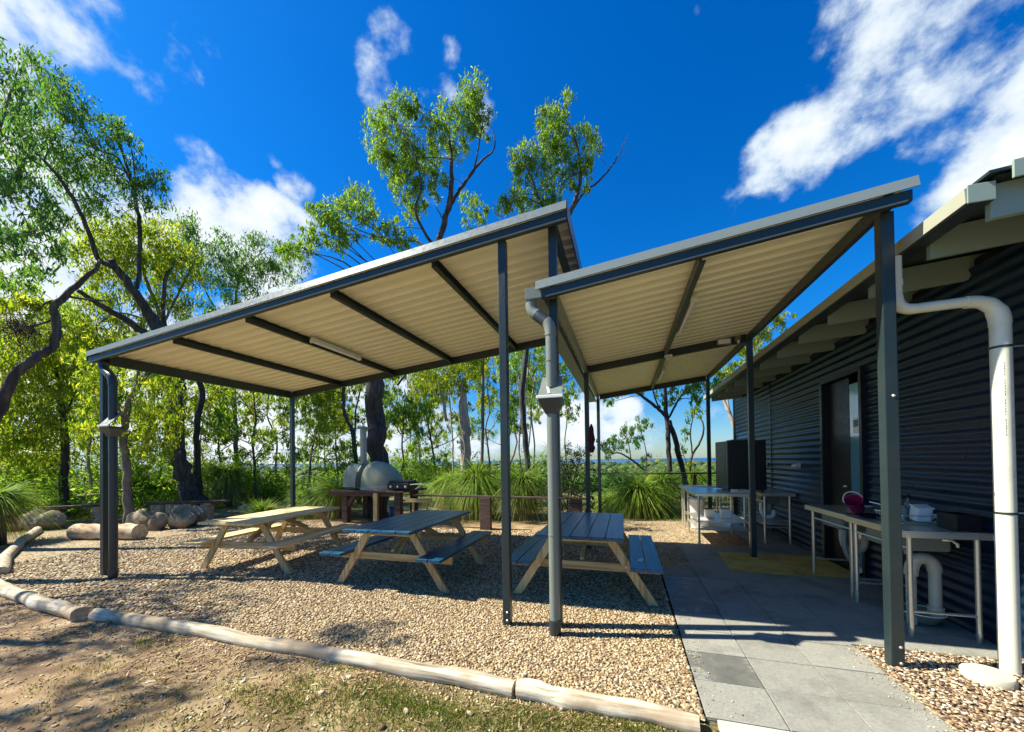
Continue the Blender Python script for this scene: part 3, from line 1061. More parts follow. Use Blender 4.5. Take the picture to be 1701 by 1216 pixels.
MB().lathe([(.02, 0), (.018, -.03), (.008, -.05)], (1.70, 6.47, 3.34), 10).build('lamp_head', 'ply', t, smooth=True)

# ------------------------------------------------------------------ downpipes with rain heads


def rain_downpipe(label, x, y, top, start, group, pm='pipe_grey'):
    t = thing('downpipe', label, 'downpipe', (x, y, 0), group)
    sx_, sy_, sz_ = start
    r = .047
    # swan neck: down out of the gutter, slanting, then vertical
    MB().tube(arc((sx_, sy_, sz_), (sx_, sy_, sz_-.085), (sx_+(x-sx_)*.35, sy_+(y-sy_)*.35, sz_-.12), 6), .052, 16).build('upper_elbow', pm, t, smooth='auto')
    MB().tube([(sx_+(x-sx_)*.33, sy_+(y-sy_)*.33, sz_-.118), (sx_+(x-sx_)*.78, sy_+(y-sy_)*.78, sz_-.195)], .054, 16).build('slant_pipe', 'steel_dark', t, smooth='auto')
    MB().tube(arc((sx_+(x-sx_)*.74, sy_+(y-sy_)*.74, sz_-.188), (x, y, sz_-.225), (x, y, sz_-.33), 6), .052, 16).build('lower_elbow', pm, t, smooth='auto')
    MB().tube([(x, y, sz_-.32), (x, y, 2.19)], r, 16).build('upper_pipe', pm, t, smooth='auto')
    MB().tube([(x, y, sz_-.56), (x, y, sz_-.545)], r+.004, 16).build('joint_ring', pm, t, smooth='auto')
    # rain head: sloping screen plate on an open box tapering into the lower pipe
    h = thing('rain_head', None, None, (0, 0, 0))
    h.parent = t
    del_keys = [k for k in ('label', 'category') if k in h]
    for k in del_keys:
        del h[k]
    hb = MB()
    a_ = .105
    hb.poly([(x-a_, y-.10, 2.105), (x+a_, y-.10, 2.105), (x+a_*.86, y+.055, 2.30), (x-a_*.86, y+.055, 2.30),
             (x-a_, y-.10, 2.09), (x+a_, y-.10, 2.09), (x+a_*.86, y+.07, 2.29), (x-a_*.86, y+.07, 2.29)],
            [(0, 1, 2, 3), (4, 7, 6, 5), (0, 4, 5, 1), (1, 5, 6, 2), (2, 6, 7, 3), (3, 7, 4, 0)])
    hb.build('screen_plate', 'pipe_grey', h)
    MB().bar((x-a_-.012, y-.105, 2.098), (x+a_+.012, y-.105, 2.098), .014, .026).build('lip', 'white', h, bevel=.004)
    MB().bar((x-.005, y-.085, 2.128), (x-.03, y-.03, 2.196), .02, .008, (0, -.8, .6)).build('strap', 'white', h)
    fun = MB()
    lay = [(a_, .095, .07, 2.088), (a_*.97, .09, .07, 2.06), (.07, .06, .06, 2.0), (.05, .05, .05, 1.955)]
    o = len(fun.v)
    for (hx, y0_, y1_, z) in lay:
        fun.v += [(x-hx, y-y0_, z), (x+hx, y-y0_, z), (x+hx, y+y1_, z), (x-hx, y+y1_, z)]
    for i in range(3):
        for k in range(4):
            fun.f.append((i*4+k, (i+1)*4+k, (i+1)*4+(k+1) % 4, i*4+(k+1) % 4))
    fun.f += [(0, 1, 2, 3), (15, 14, 13, 12)]
    fun.build('funnel', 'steel_dark', h)
    MB().tube([(x, y, 1.97), (x, y, .115)], r, 18).build('lower_pipe', pm, t, smooth='auto')
    MB().tube([(x, y, .88), (x, y, .893)], r+.003, 18).build('joint_ring', pm, t, smooth='auto')
    MB().tube([(x, y, .14), (x, y, .105), (x, y-.004, .05), (x, y-.012, .0)], [r+.007, r+.008, r+.006, r*.8], 18).build('boot', 'steel_dark', t, smooth='auto')
    MB().box((x, y+.09, 1.2), (.11, .10, .010)).build('bracket', 'steel_dark', t, bevel=.002)
    return t


rain_downpipe('grey downpipe with square rain head on the post between the two roofs', -.612, 3.285, 0, (-.80, 3.33, 2.985), 'downpipes with rain heads')
rain_downpipe('shade-darkened downpipe with rain head on the far left shelter post', -6.735, 3.345, 0, (-6.98, 3.36, 2.99), 'downpipes with rain heads', 'steel_dark')  # silhouette shade of this pipe is put into its colour as dark paint

# ------------------------------------------------------------------ building
bd = thing('amenities_building', 'dark blue corrugated iron building with deep rafter eaves beside the walkway', 'building', (3.2, 7, 0))
WX = 2.85


def wall_sheet(y0, y1, z0, z1, pitch=.10, amp=.016):
    vs, n = [], max(2, int((z1-z0)/pitch*10))
    for i in range(n+1):
        z = z0+(z1-z0)*i/n
        dx = -amp*(.5+.5*math.sin(2*math.pi*z/pitch))
        vs += [(WX+dx, y0, z), (WX+dx, y1, z)]
    o = MB().poly(vs, [(2*i, 2*i+2, 2*i+3, 2*i+1) for i in range(n)]).build('wall_sheet', 'wall', bd, smooth=True)
    return o


DY0, DY1, DZ = 5.69, 6.60, 2.60
wall_sheet(2.2, DY0-.05, .02, 3.12)
wall_sheet(DY1+.04, 8.74, .02, 3.12)
wall_sheet(8.755, 11.27, .02, 3.12)
wall_sheet(DY0-.05, DY1+.04, DZ+.05, 3.12)
MB().box((2.835, 8.748, 1.55), (.01, .035, 3.1)).build('joint_strip', 'wall', bd)
MB().box((2.83, 11.285, 1.6), (.06, .05, 3.15)).build('corner_flashing', 'steel', bd, bevel=.004)
MB().poly([(2.875, 2.2, 0), (2.875, 11.27, 0), (2.875, 11.27, 3.4), (2.875, 2.2, 3.4), (6.4, 2.2, 0), (6.4, 11.27, 0), (6.4, 11.27, 3.4), (6.4, 2.2, 3.4)],
          [(4, 5, 1, 0), (3, 2, 6, 7), (4, 7, 6, 5), (0, 3, 7, 4), (1, 5, 6, 2)]).build('inner_wall', 'black', bd)
for (ya, yb) in ((2.2, DY0), (DY1, 11.27)):
    MB().box((2.88, (ya+yb)/2, 1.6), (.01, yb-ya, 3.2)).build('inner_lining', 'black', bd)
fl = MB()
for a, b in (((2.84, DY0-.025, 0), (2.84, DY0-.025, DZ)), ((2.84, DY1+.02, 0), (2.84, DY1+.02, DZ))):
    MB().bar(a, b, .05, .09, (1, 0, 0)).build('door_frame', 'black', bd, bevel=.003)
MB().bar((2.84, DY0-.05, DZ+.025), (2.84, DY1+.045, DZ+.025), .09, .05).build('door_frame', 'black', bd, bevel=.003)
MB().bar((2.80, DY1+.045, .1), (2.80, DY1+.045, DZ), .012, .012).build('door_trim', 'rafter', bd)
dr = MB().box((2.895, 6.33, 1.3), (.04, .55, 2.58)).build('door', 'black', bd, bevel=.004)  # black leaf put in for the dark interior of the open doorway
MB().lathe([(.025, 0), (.03, .01), (.02, .03)], (2.86, 6.15, 1.12), 12).build('handle', 'stainless', dr, smooth=True)
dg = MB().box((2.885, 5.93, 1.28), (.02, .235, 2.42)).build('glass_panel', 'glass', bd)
MB().bar((2.875, 5.80, .05), (2.875, 5.80, 2.58), .04, .04, (1, 0, 0)).build('door_stile', 'black', bd, bevel=.003)
nt = MB().box((2.872, 5.90, 1.94), (.003, .14, .19)).build('notice', 'white', bd)
MB().box((2.8695, 5.91, 1.965), (.002, .10, .09)).build('notice_print', 'steel', bd)
sw = MB()
for yy in list(np.arange(6.75, 11.2, .62))+list(np.arange(2.4, 5.6, .62)):
    for zz in (.325, .625, .925, 1.225, 1.525, 1.825, 2.125, 2.425, 2.725):
        sw.box((WX-.019, yy+.012*math.sin(zz*9+yy), zz), (.006, .014, .014))
tag(sw.build('screws', 'steel_dark', bd), kind='stuff')
# eave: rafters, fascia, gutter, roof
RS = .085


def bz(x): return 3.20+RS*(x-2.1)


for y in [3.03, 3.50]+[4.19+.715*i for i in range(10)]:
    b = MB()
    x0, x1 = 2.16, 3.6 if y > 3.2 else 5.0
    h = .225
    b.poly([(x0, y-.022, bz(x0)-.02), (x0, y+.022, bz(x0)-.02), (x0, y+.022, bz(x0)-h), (x0, y-.022, bz(x0)-h),
            (x1, y-.022, bz(x1)-.02), (x1, y+.022, bz(x1)-.02), (x1, y+.022, bz(x1)-h), (x1, y-.022, bz(x1)-h)],
           [(3, 2, 1, 0), (4, 5, 6, 7), (0, 1, 5, 4), (2, 3, 7, 6), (1, 2, 6, 5), (3, 0, 4, 7)])
    b.build('rafter', 'rafter', bd, bevel=.004)
lin = MB()
lin.poly([(2.15, 2.95, bz(2.15)), (2.15, 10.95, bz(2.15)), (6.8, 10.95, bz(6.8)), (6.8, 2.95, bz(6.8))], [(0, 1, 2, 3)])
lin.build('eave_lining', 'steel_dark', bd)
ro = MB()
ro.poly([(2.10, 2.93, bz(2.1)+.03), (6.9, 2.93, bz(6.9)+.03), (6.9, 10.98, bz(6.9)+.03), (2.10, 10.98, bz(2.1)+.03), (2.10, 2.93, bz(2.1)+.012), (6.9, 2.93, bz(6.9)+.012), (6.9, 10.98, bz(6.9)+.012), (2.10, 10.98, bz(2.1)+.012)],
        [(0, 1, 2, 3), (7, 6, 5, 4), (0, 4, 5, 1), (1, 5, 6, 2), (2, 6, 7, 3), (3, 7, 4, 0)])
ro.build('roof', 'steel', bd)
MB().prism([(0, 0, -.05), (0, .015, -.05), (0, .015, .05), (0, 0, .05)], (2.2, 2.915, bz(2.2)), (6.9, 2.915, bz(6.9))).build('verge_capping', 'rafter', bd)
g = MB()
g.prism([(0, 0, 0), (-.118, 0, 0), (-.125, 0, .10), (-.11, 0, .108), (-.105, 0, .012), (-.012, 0, .012), (-.012, 0, .10), (0, 0, .10)], (2.155, 2.98, 3.075), (2.155, 10.9, 3.075))
g.build('gutter', 'steel_dark', bd)
MB().prism([(-.128, 0, .012), (-.134, 0, .10), (-.122, 0, .10), (-.118, 0, .012)], (2.155, 2.985, 3.075), (2.155, 10.9, 3.075)).build('gutter_face', 'gutter_cream', bd)
MB().box((2.094, 2.976, 3.132), (.132, .008, .112)).build('gutter_end', 'rafter', bd, bevel=.003)
for y in (7.47, 8.99):
    w = thing('wall_light', {7.47: 'pale wall light on the blue wall just left of the door', 8.99: 'pale wall light behind the black cabinet on the blue wall'}[y], 'light', (2.80, y, 1.38), 'wall lights')
    MB().box((2.825, y, 1.39), (.03, .10, .07)).build('base', 'ply', w, bevel=.006)
    MB().lathe([(.05, .0), (.055, .03), (.03, .06)], (2.77, y, 1.36), 12).build('shade', 'ply', w, smooth=True)

# ------------------------------------------------------------------ white downpipe and pad
wp = thing('white_downpipe', 'thick white plastic downpipe standing in front of the dark wall', 'downpipe', (2.565, 3.53, 0))
MB().tube([(1.985, 3.53, 3.04), (1.985, 3.53, 2.74)], .034, 14).build('drop_pipe', 'pvc', wp, smooth='auto')
MB().tube([(1.985, 3.53, 2.82), (1.985, 3.53, 2.86)], .038, 14).build('collar', 'pvc', wp, smooth='auto')
MB().tube(arc((1.985, 3.53, 2.74), (1.985, 3.53, 2.635), (2.09, 3.53, 2.637), 8), .038, 14).build('corner_elbow', 'pvc', wp, smooth='auto')
MB().tube([(2.08, 3.53, 2.637), (2.40, 3.53, 2.648)], .037, 14).build('cross_pipe', 'pvc', wp, smooth='auto')
MB().tube(arc((2.38, 3.53, 2.645), (2.565, 3.53, 2.652), (2.565, 3.53, 2.46), 10), [.043]*4+[.048]*3+[.055]*4, 18).build('large_elbow', 'pvc', wp, smooth='auto')
MB().tube([(2.565, 3.53, 2.48), (2.565, 3.53, .0)], .052, 20).build('main_pipe', 'pvc', wp, smooth='auto')
for z in (2.30, 1.13):
    MB().tube([(2.565, 3.53, z-.008), (2.565, 3.53, z+.008)], .0545, 20).build('strap', 'steel_dark', wp, smooth='auto')
    MB().bar((2.61, 3.53, z), (2.86, 3.53, z), .02, .012).build('stand_off', 'stainless', wp)
pr_ = MB()
for i in range(26):
    if i % 7 == 5:
        continue
    pr_.box((2.546, 3.4815, 2.18-.02*i), (.0035, .002, .008+.003*(i % 3)))
pr_.build('print_line', 'pipe_grey', wp)
pd_ = thing('concrete_pad', 'round pale concrete pad on the chips beside the white downpipe', 'pad', (2.36, 3.37, 0))
MB().lathe([(.118, 0), (.127, .01), (.127, .05), (.118, .062), (.09, .064), (.0, .062)][:5], (2.345, 3.385, .0), 26, 1.0, 1.0).build('disc', 'concrete', pd_, smooth='auto')

# ------------------------------------------------------------------ picnic tables


def picnic_table(label, loc, rz, top_mat, seat_mat, frame=('pine', 'pine_x', 'pine_z')):
    t = thing('picnic_table', label, 'picnic table', (0, 0, 0), 'picnic tables under the shelter')
    L = 1.80
    pw = .176
    for i in range(5):
        x = (i-2)*(pw+.006)
        MB().box((x, random.uniform(-.006, .006), .735), (pw, L, .036)).build('top_plank', top_mat, t, bevel=.005)
    for sx_ in (-1, 1):
        for j in range(2):
            MB().box((sx_*(.585+j*.158), 0, .435), (.15, L-.05, .036)).build('seat_plank', seat_mat, t, bevel=.005)
    for sy_ in (-1, 1):
        y = sy_*.60
        for sx_ in (-1, 1):
            b = MB()
            # leg board leaning outwards
            a0, a1 = Vector((sx_*.285, y, .715)), Vector((sx_*.745, y, 0.0))
            w = .052
            b.poly([(a0.x-w, y-.02, .715), (a0.x+w, y-.02, .715), (a1.x+w, y-.02, 0), (a1.x-w, y-.02, 0), (a0.x-w, y+.02, .715), (a0.x+w, y+.02, .715), (a1.x+w, y+.02, 0), (a1.x-w, y+.02, 0)],
                   [(0, 3, 2, 1), (4, 5, 6, 7), (0, 1, 5, 4), (2, 3, 7, 6), (1, 2, 6, 5), (3, 0, 4, 7)])
            b.build('leg', frame[2], t, bevel=.004)
            for q in ((-.035, .02), (.035, -.02)):
                bb = MB().lathe([(.011, 0), (.011, .004), (.006, .007)], (0, 0, 0), 8)
                xx = sx_*(.285+.46*(.715-.37)/.715)+q[0]
                ysgn = -1
                bb.v = [(xx+vx, y+ysgn*(.02+vz), .37+q[1]+vy) for (vx, vy, vz) in bb.v]
                bb.build('bolt', 'stainless', t)
        MB().box((0, y+.041, .37), (1.64, .04, .09)).build('cross_beam', frame[1], t, bevel=.004)
        MB().box((0, y+.041, .672), (.80, .04, .085)).build('top_cleat', frame[1], t, bevel=.004)
    MB().bar((0, -.54, .42), (0, -.05, .69), .045, .07).build('brace', frame[0], t)
    MB().bar((0, .62, .42), (0, .05, .69), .045, .07).build('brace', frame[0], t)
    t.location = loc
    t.rotation_euler[2] = R(rz)
    return t


picnic_table('sunlit bare pine picnic table, leftmost of the three', (-5.32, 4.66, 0), 5.0, 'pale_pine', 'pale_pine')
picnic_table('picnic table with blue top in the shade, middle of the three', (-2.80, 4.60, 0), 0.6, 'blue_top', 'blue_top')
t3 = picnic_table('blue topped picnic table nearest the paved walkway, partly behind the downpipe', (-.475, 4.80, 0), 0, 'blue_top', 'blue_top')
mk = MB()
mk.poly([(.18, -.56, .4545), (.225, -.60, .4545), (.245, -.52, .4545), (.25, -.44, .4545), (.215, -.46, .4545), (.20, -.50, .4545)], [(0, 1, 2, 3, 4, 5)])
mk.v = [(x+.405-.475+.475-.0, y, z) for x, y, z in mk.v]
bpy_mk = mk
me = bpy.data.meshes.new('paint_mark')
me.from_pydata(mk.v, [], mk.f)
link('paint_mark', me, 'white', t3)

# ------------------------------------------------------------------ sink benches


def steel_bench(label, x0, x1, y0, y1, z, group, sinks=(), shelf=None, rail_low=.22, name='sink_bench', cat='bench'):
    t = thing(name, label, cat, ((x0+x1)/2, (y0+y1)/2, 0), group)
    cx_, cy_ = (x0+x1)/2, (y0+y1)/2
    MB().box((cx_, cy_, z-.006), (x1-x0, y1-y0, .012)).build('bench_top', 'stainless', t, bevel=.003)
    for (a, b) in (((x0+.006, y0), (x0+.006, y1)), ((x1-.006, y0), (x1-.006, y1))):
        MB().bar((a[0], a[1], z-.035), (b[0], b[1], z-.035), .012, .046).build('edge_fold', 'stainless', t, bevel=.002)
    for yy in (y0+.006, y1-.006):
        MB().bar((x0+.013, yy, z-.035), (x1-.013, yy, z-.035), .012, .046).build('edge_fold', 'stainless', t, bevel=.002)
    for xx in (x0+.07, x1-.07):
        for yy in (y0+.06, y1-.06):
            MB().tube([(xx, yy, z-.012), (xx, yy, .075)], .019, 12).build('leg', 'stainless', t, smooth='auto')
            MB().tube([(xx, yy, .08), (xx, yy, .0)], [.021, .015], 12).build('foot', 'stainless', t, smooth='auto')
    for yy in (y0+.06, y1-.06):
        MB().tube([(x0+.07, yy, rail_low), (x1-.07, yy, rail_low)], .0135, 10).build('rail', 'stainless', t, smooth='auto')
    MB().tube([(x0+.07, y0+.06, z-.16), (x0+.07, y1-.06, z-.16)], .011, 8).build('rail', 'stainless', t, smooth='auto')
    for (sy0, sy1) in sinks:
        b = MB()
        b.box(((x0+x1)/2-.02, (sy0+sy1)/2, z-.115), (x1-x0-.2, sy1-sy0, .20))
        b.build('sink_bowl', 'pipe_grey', t, bevel=.02)
    if shelf:
        for s_ in shelf:
            MB().box((cx_, cy_, s_), (x1-x0-.1, y1-y0-.1, .010)).build('shelf', 'stainless', t, bevel=.002)
    return t


sb1 = steel_bench('near stainless sink bench against the wall behind the front right post', 2.24, 2.82, 3.97, 4.86, .91, 'stainless benches', [(4.20, 4.66)])
sb2 = steel_bench('second stainless sink bench, nearer the doormat', 2.27, 2.82, 4.885, 5.86, .91, 'stainless benches', [(5.15, 5.62)])
tp = thing('sink_waste_pipe', 'cream plastic waste trap standing under the near sink', 'waste pipe', (2.5, 4.3, 0))
MB().tube([(2.53, 4.43, .70), (2.53, 4.43, .62)], .03, 12).build('tail', 'pvc_old', tp, smooth='auto')
MB().tube(arc((2.47, 4.30, .46), (2.475, 4.30, .62), (2.56, 4.30, .615), 6)+arc((2.56, 4.30, .615), (2.64, 4.30, .61), (2.64, 4.30, .50), 6), .05, 14).build('bend', 'pvc_old', tp, smooth='auto')
MB().tube([(2.64, 4.30, .50), (2.64, 4.30, .16)], .043, 14).build('riser', 'pvc_old', tp, smooth='auto')
MB().tube([(2.64, 4.30, .19), (2.64, 4.30, .11)], .055, 14).build('socket', 'pvc_old', tp, smooth='auto')
MB().tube([(2.47, 4.30, .47), (2.47, 4.30, .02)], .036, 14).build('drop_pipe', 'pvc_old', tp, smooth='auto')
tp2 = thing('sink_trap', 'cream plastic S bend trap under the second sink', 'waste pipe', (2.5, 5.2, 0))
MB().tube([(2.42, 5.30, .73)]+arc((2.42, 5.30, .62), (2.42, 5.30, .44), (2.53, 5.30, .44), 6)+arc((2.54, 5.30, .44), (2.64, 5.30, .44), (2.64, 5.30, .58), 6)+[(2.64, 5.30, .66), (2.82, 5.30, .68)], .033, 12).build('trap', 'pvc_old', tp2, smooth='auto')
tp3 = thing('drain_hose', 'grey bent drain hose hanging at the joint of the sink benches', 'hose', (2.3, 4.95, 0))
MB().tube(arc((2.33, 5.04, .72), (2.29, 5.02, .55), (2.33, 5.0, .45), 6)+arc((2.335, 4.99, .43), (2.36, 4.97, .36), (2.38, 4.96, .33), 4), [.024]*7+[.018]*5, 10).build('hose', 'pipe_grey', tp3, smooth='auto')
MB().lathe([(.03, 0), (.04, .01), (.04, .05), (.028, .06)], (2.39, 4.95, .285), 12).build('nozzle', 'ply', tp3, smooth='auto')
bk = thing('basin', 'shallow pale plastic basin on the paving under the near sink', 'basin', (2.56, 4.35, 0))
MB().lathe([(.10, .013), (.13, .06), (.16, .11), (.168, .118), (.158, .118), (.126, .06), (.09, .03), (.01, .028)], (2.58, 4.38, .0), 22).build('bowl', 'pipe_grey', bk, smooth=True)
MB().tube([(2.58+.163*math.cos(a), 4.38+.163*math.sin(a), .117) for a in np.linspace(0, 2*math.pi, 25)], .006, 6, False).build('rim', 'white', bk, smooth=True)
# things on the sink benches
mb = thing('magenta_bucket', 'tipped magenta plastic bucket on the second sink bench', 'bucket', (2.45, 5.2, .91))
bb = MB().lathe([(.055, -.085), (.06, -.083), (.078, .08), (.084, .088), (.074, .085), (.055, -.07)], (0, 0, 0), 20)
rm = Matrix.Rotation(R(38), 3, 'X') @ Matrix.Rotation(R(-30), 3, 'Y')
bb.v = [tuple(rm @ Vector(v)+Vector((2.44, 5.06, 1.0))) for v in bb.v]
bb.build('bucket_body', 'magenta', mb, smooth='auto')
MB().tube([rm @ Vector((.082*math.cos(a), .082*math.sin(a), .088+.05*abs(math.sin(a))))+Vector((2.44, 5.06, 1.0)) for a in np.linspace(0, math.pi, 12)], .005, 6).build('handle', 'white', mb, smooth=True)
dk = thing('dish_rack', 'wire dish rack with dishes on the near sink bench', 'dish rack', (2.55, 4.5, .91))
for i in range(9):
    y = 4.28+i*.045
    MB().tube(arc((2.40, y, 1.0), (2.42, y, .92), (2.50, y, .925), 4)+arc((2.58, y, .925), (2.68, y, .92), (2.70, y, 1.0), 4), .004, 5).build('wire', 'stainless', dk)
for z_ in (1.0, .93):
    MB().tube([(2.40, 4.26, z_), (2.40, 4.66, z_), (2.70, 4.66, z_), (2.70, 4.26, z_), (2.40, 4.26, z_)], .005, 5).build('frame_wire', 'stainless', dk)
MB().bar((2.34, 4.62, 1.085), (2.72, 4.34, .97), .012, .008).build('spatula', 'white', dk)
cp = thing('white_tub', 'white plastic tub standing in the dish rack', 'tub', (2.62, 4.36, .93))
MB().box((2.6, 4.38, 1.005), (.12, .10, .13), Matrix.Rotation(R(14), 3, 'X')).build('tub_body', 'white', cp, bevel=.015)
MB().box((2.6, 4.365, 1.072), (.13, .11, .012), Matrix.Rotation(R(14), 3, 'X')).build('tub_rim', 'white', cp, bevel=.004)
cg = thing('upturned_jar', 'upturned glass jar behind the white tub', 'jar', (2.52, 4.47, .93))
MB().lathe([(.035, 0), (.038, .01), (.038, .10), (.025, .12), (.022, .14)], (2.52, 4.47, .93), 14).build('jar_body', 'pipe_grey', cg, smooth='auto')
bt = thing('black_crate', 'black plastic crate at the wall end of the near sink bench', 'crate', (2.72, 4.12, .91))
for (c, d) in (((2.71, 4.04, .98), (.16, .008, .13)), ((2.71, 4.24, .98), (.16, .008, .13)), ((2.634, 4.14, .98), (.008, .19, .13)), ((2.786, 4.14, .98), (.008, .19, .13)), ((2.71, 4.14, .92), (.145, .19, .008))):
    MB().box(c, d).build('crate_panel', 'black', bt, bevel=.003)
pn = thing('frying_pan', 'black frying pan lying on the near sink bench', 'pan', (2.40, 4.75, .91))
MB().lathe([(.09, 0), (.115, .03), (.12, .032), (.108, .03), (.085, .006), (.01, .005)], (2.42, 4.74, .911), 20).build('pan_body', 'black', pn, smooth='auto')
MB().bar((2.32, 4.70, .94), (2.14, 4.62, .965), .022, .012).build('handle', 'black', pn, bevel=.004)
pl = thing('plate_stack', 'stack of pale plates on the second sink bench beside the bucket', 'plates', (2.62, 5.35, .91))
for i in range(4):
    MB().lathe([(.06, 0), (.11, .012), (.112, .015), (.06, .006), (.01, .005)], (2.62, 5.35, .911+.012*i), 20).build('plate', 'white', pl, smooth='auto')
bo = thing('detergent_bottle', 'small green detergent bottle on the near sink bench by the wall', 'bottle', (2.74, 4.78, .91))
MB().lathe([(.03, 0), (.034, .01), (.034, .13), (.022, .16), (.013, .17), (.013, .2), (.005, .205)], (2.74, 4.78, .911), 14).build('bottle_body', 'pipe_grey', bo, smooth='auto')
MB().lathe([(.014, 0), (.014, .02), (.006, .035)], (2.74, 4.78, 1.115), 10).build('cap', 'red', bo, smooth='auto')
tap = thing('tap', 'small brass tap below the near bench top', 'tap', (2.6, 4.0, .8))
MB().tube([(2.54, 4.05, .83), (2.60, 4.05, .83), (2.64, 4.05, .80), (2.64, 4.05, .77)], .012, 8).build('spout', 'stainless', tap, smooth=True)
MB().bar((2.58, 4.05, .85), (2.66, 4.05, .875), .014, .008).build('lever', 'stainless', tap)

# doormat
dm = thing('doormat', 'large ochre coir mat on the paving in front of the door', 'mat', (2.0, 6.3, 0))
MB().poly([(1.36, 5.70, .024), (2.12, 5.66, .024), (2.12, 6.72, .024), (1.42, 6.78, .024), (1.36, 5.70, .012), (2.12, 5.66, .012), (2.12, 6.72, .012), (1.42, 6.78, .012)],
          [(0, 1, 2, 3), (0, 4, 5, 1), (1, 5, 6, 2), (2, 6, 7, 3), (3, 7, 4, 0)]).build('mat_piece', 'mat', dm)
MB().poly([(2.135, 5.70, .023), (2.83, 5.72, .023), (2.83, 6.78, .023), (2.135, 6.74, .023), (2.135, 5.70, .012), (2.83, 5.72, .012), (2.83, 6.78, .012), (2.135, 6.74, .012)],
          [(0, 1, 2, 3), (0, 4, 5, 1), (1, 5, 6, 2), (2, 6, 7, 3), (3, 7, 4, 0)]).build('mat_piece', 'mat', dm)

# back benches, cabinet
steel_bench('stainless bench with lower shelves in front of the black cabinet', 1.17, 2.10, 7.22, 8.50, .93, 'stainless benches', (), (.42, .28), .3, 'prep_bench')
steel_bench('farthest stainless bench at the back rail of the walkway', 1.20, 2.06, 9.12, 9.52, .92, 'stainless benches', (), None, .3, 'prep_bench')
sb4 = steel_bench('stainless sink bench under the wall lights between door and black cabinet', 2.30, 2.82, 7.60, 8.9, .91, 'stainless benches', [(7.9, 8.5)], (.35,), .3)
tt = thing('sink_trap', 'white plastic trap under the sink bench left of the door', 'waste pipe', (2.5, 8.2, 0))
MB().tube([(2.45, 8.1, .68)]+arc((2.45, 8.1, .6), (2.45, 8.1, .42), (2.56, 8.1, .42), 6)+arc((2.57, 8.1, .42), (2.66, 8.1, .42), (2.66, 8.1, .55), 6), .036, 12).build('trap', 'white', tt, smooth='auto')
cb = thing('black_cabinet', 'tall black warming cabinet standing on the shelved stainless bench', 'cabinet', (2.05, 7.9, .93))
MB().box((2.12, 8.02, 1.40), (.62, .60, .90)).build('cabinet_body', 'black', cb, bevel=.012)
MB().box((1.79, 8.08, 1.40), (.035, .5, .90), Matrix.Rotation(R(8), 3, 'Z')).build('cabinet_door', 'black', cb, bevel=.006)
for dx in (-.26, .26):
    for dy in (-.24, .24):
        MB().box((2.12+dx, 8.02+dy, .94), (.04, .04, .03)).build('cabinet_foot', 'black', cb)
MB().box((2.10, 8.0, 1.865), (.40, .35, .025)).build('top_tray', 'pipe_grey', cb, bevel=.004)
ty = thing('tray_stack', 'stack of pale trays on the shelved bench beside the cabinet', 'trays', (1.95, 7.5, .93))
for i in range(3):
    MB().box((1.93+.01*i, 7.46, .938+.016*i), (.24, .26, .012), Matrix.Rotation(R(6*i-4), 3, 'Z')).build('tray', 'white', ty, bevel=.003)
for (bx_, by_, bz_, nm, lb) in ((1.50, 7.75, .43, 'ply', 'cream carton on the upper shelf of the prep bench'), (1.78, 7.8, .43, 'white', 'small white box on the upper shelf of the prep bench'), (1.36, 7.6, .29, 'white', 'white carton on the lower shelf of the prep bench')):
    c = thing('carton', lb, 'box', (bx_, by_, bz_), 'cartons on the bench shelves')
    MB().box((bx_, by_, bz_+.08), (.16, .14, .14)).build('carton_body', nm, c, bevel=.003)
    MB().box((bx_, by_, bz_+.152), (.155, .05, .003)).build('tape', 'pine', c)
# white bin behind
wb = thing('white_bin', 'white plastic bin beside the far bench leg', 'bin', (1.55, 9.0, 0))
MB().lathe([(.12, .02), (.16, .62), (.175, .64), (.165, .66), (.12, .67)], (1.50, 9.0, 0), 18).build('bin_body', 'white', wb, smooth='auto')

# wooden rails
rl = thing('timber_rail', 'red brown timber handrail across the back of the walkway', 'railing', (.7, 10.2, 0))
MB().bar((-.70, 10.2, 1.155), (1.66, 10.2, 1.165), .09, .035).build('top_rail', 'rail', rl, bevel=.005)
MB().bar((1.675, 10.2, 1.165), (2.6, 10.2, 1.17), .09, .035).build('top_rail', 'rail', rl, bevel=.005)
for x in (-.64, 1.67, 2.55):
    MB().box((x, 10.25, .54), (.07, .07, 1.19)).build('rail_post', 'rail', rl, bevel=.004)
r2 = thing('low_timber_rail', 'dark low timber rail with stout posts behind the picnic tables', 'railing', (-3, 8, 0))
MB().bar((-4.95, 8.05, .735), (-.75, 7.95, .725), .10, .04).build('top_rail', 'rail', r2, bevel=.005)
for x in (-3.05, -1.0):
    MB().box((x, 8.0, .34), (.26, .11, .74)).build('rail_post', 'rail', r2, bevel=.01)
rb = thing('log_bench', 'low plank bench beyond the rail at the back of the walkway', 'bench', (1.3, 12.3, 0))
MB().bar((.4, 12.3, .33), (1.95, 12.2, .36), .28, .05).build('seat', 'rail', rb, bevel=.008)
for x in (.6, 1.75):
    MB().tube([(x, 12.25, -.05), (x, 12.25, .31)], .13, 10, wob=.05).build('log_support', 'log_bark', rb)
rc = thing('red_cloth', 'dark red cloth hanging on the post between the two roofs', 'cloth', (-.54, 6.5, 1.7))
cl = MB()
for i, (w, z) in enumerate([(.012, 2.15), (.03, 2.08), (.045, 1.98), (.05, 1.88), (.04, 1.80), (.05, 1.74), (.03, 1.66)]):
    for k in range(8):
        a = 2*math.pi*k/8
        cl.v.append((-.535+w*math.cos(a)*(1+.25*((k+i) % 2)), 6.50+w*.8*math.sin(a), z))
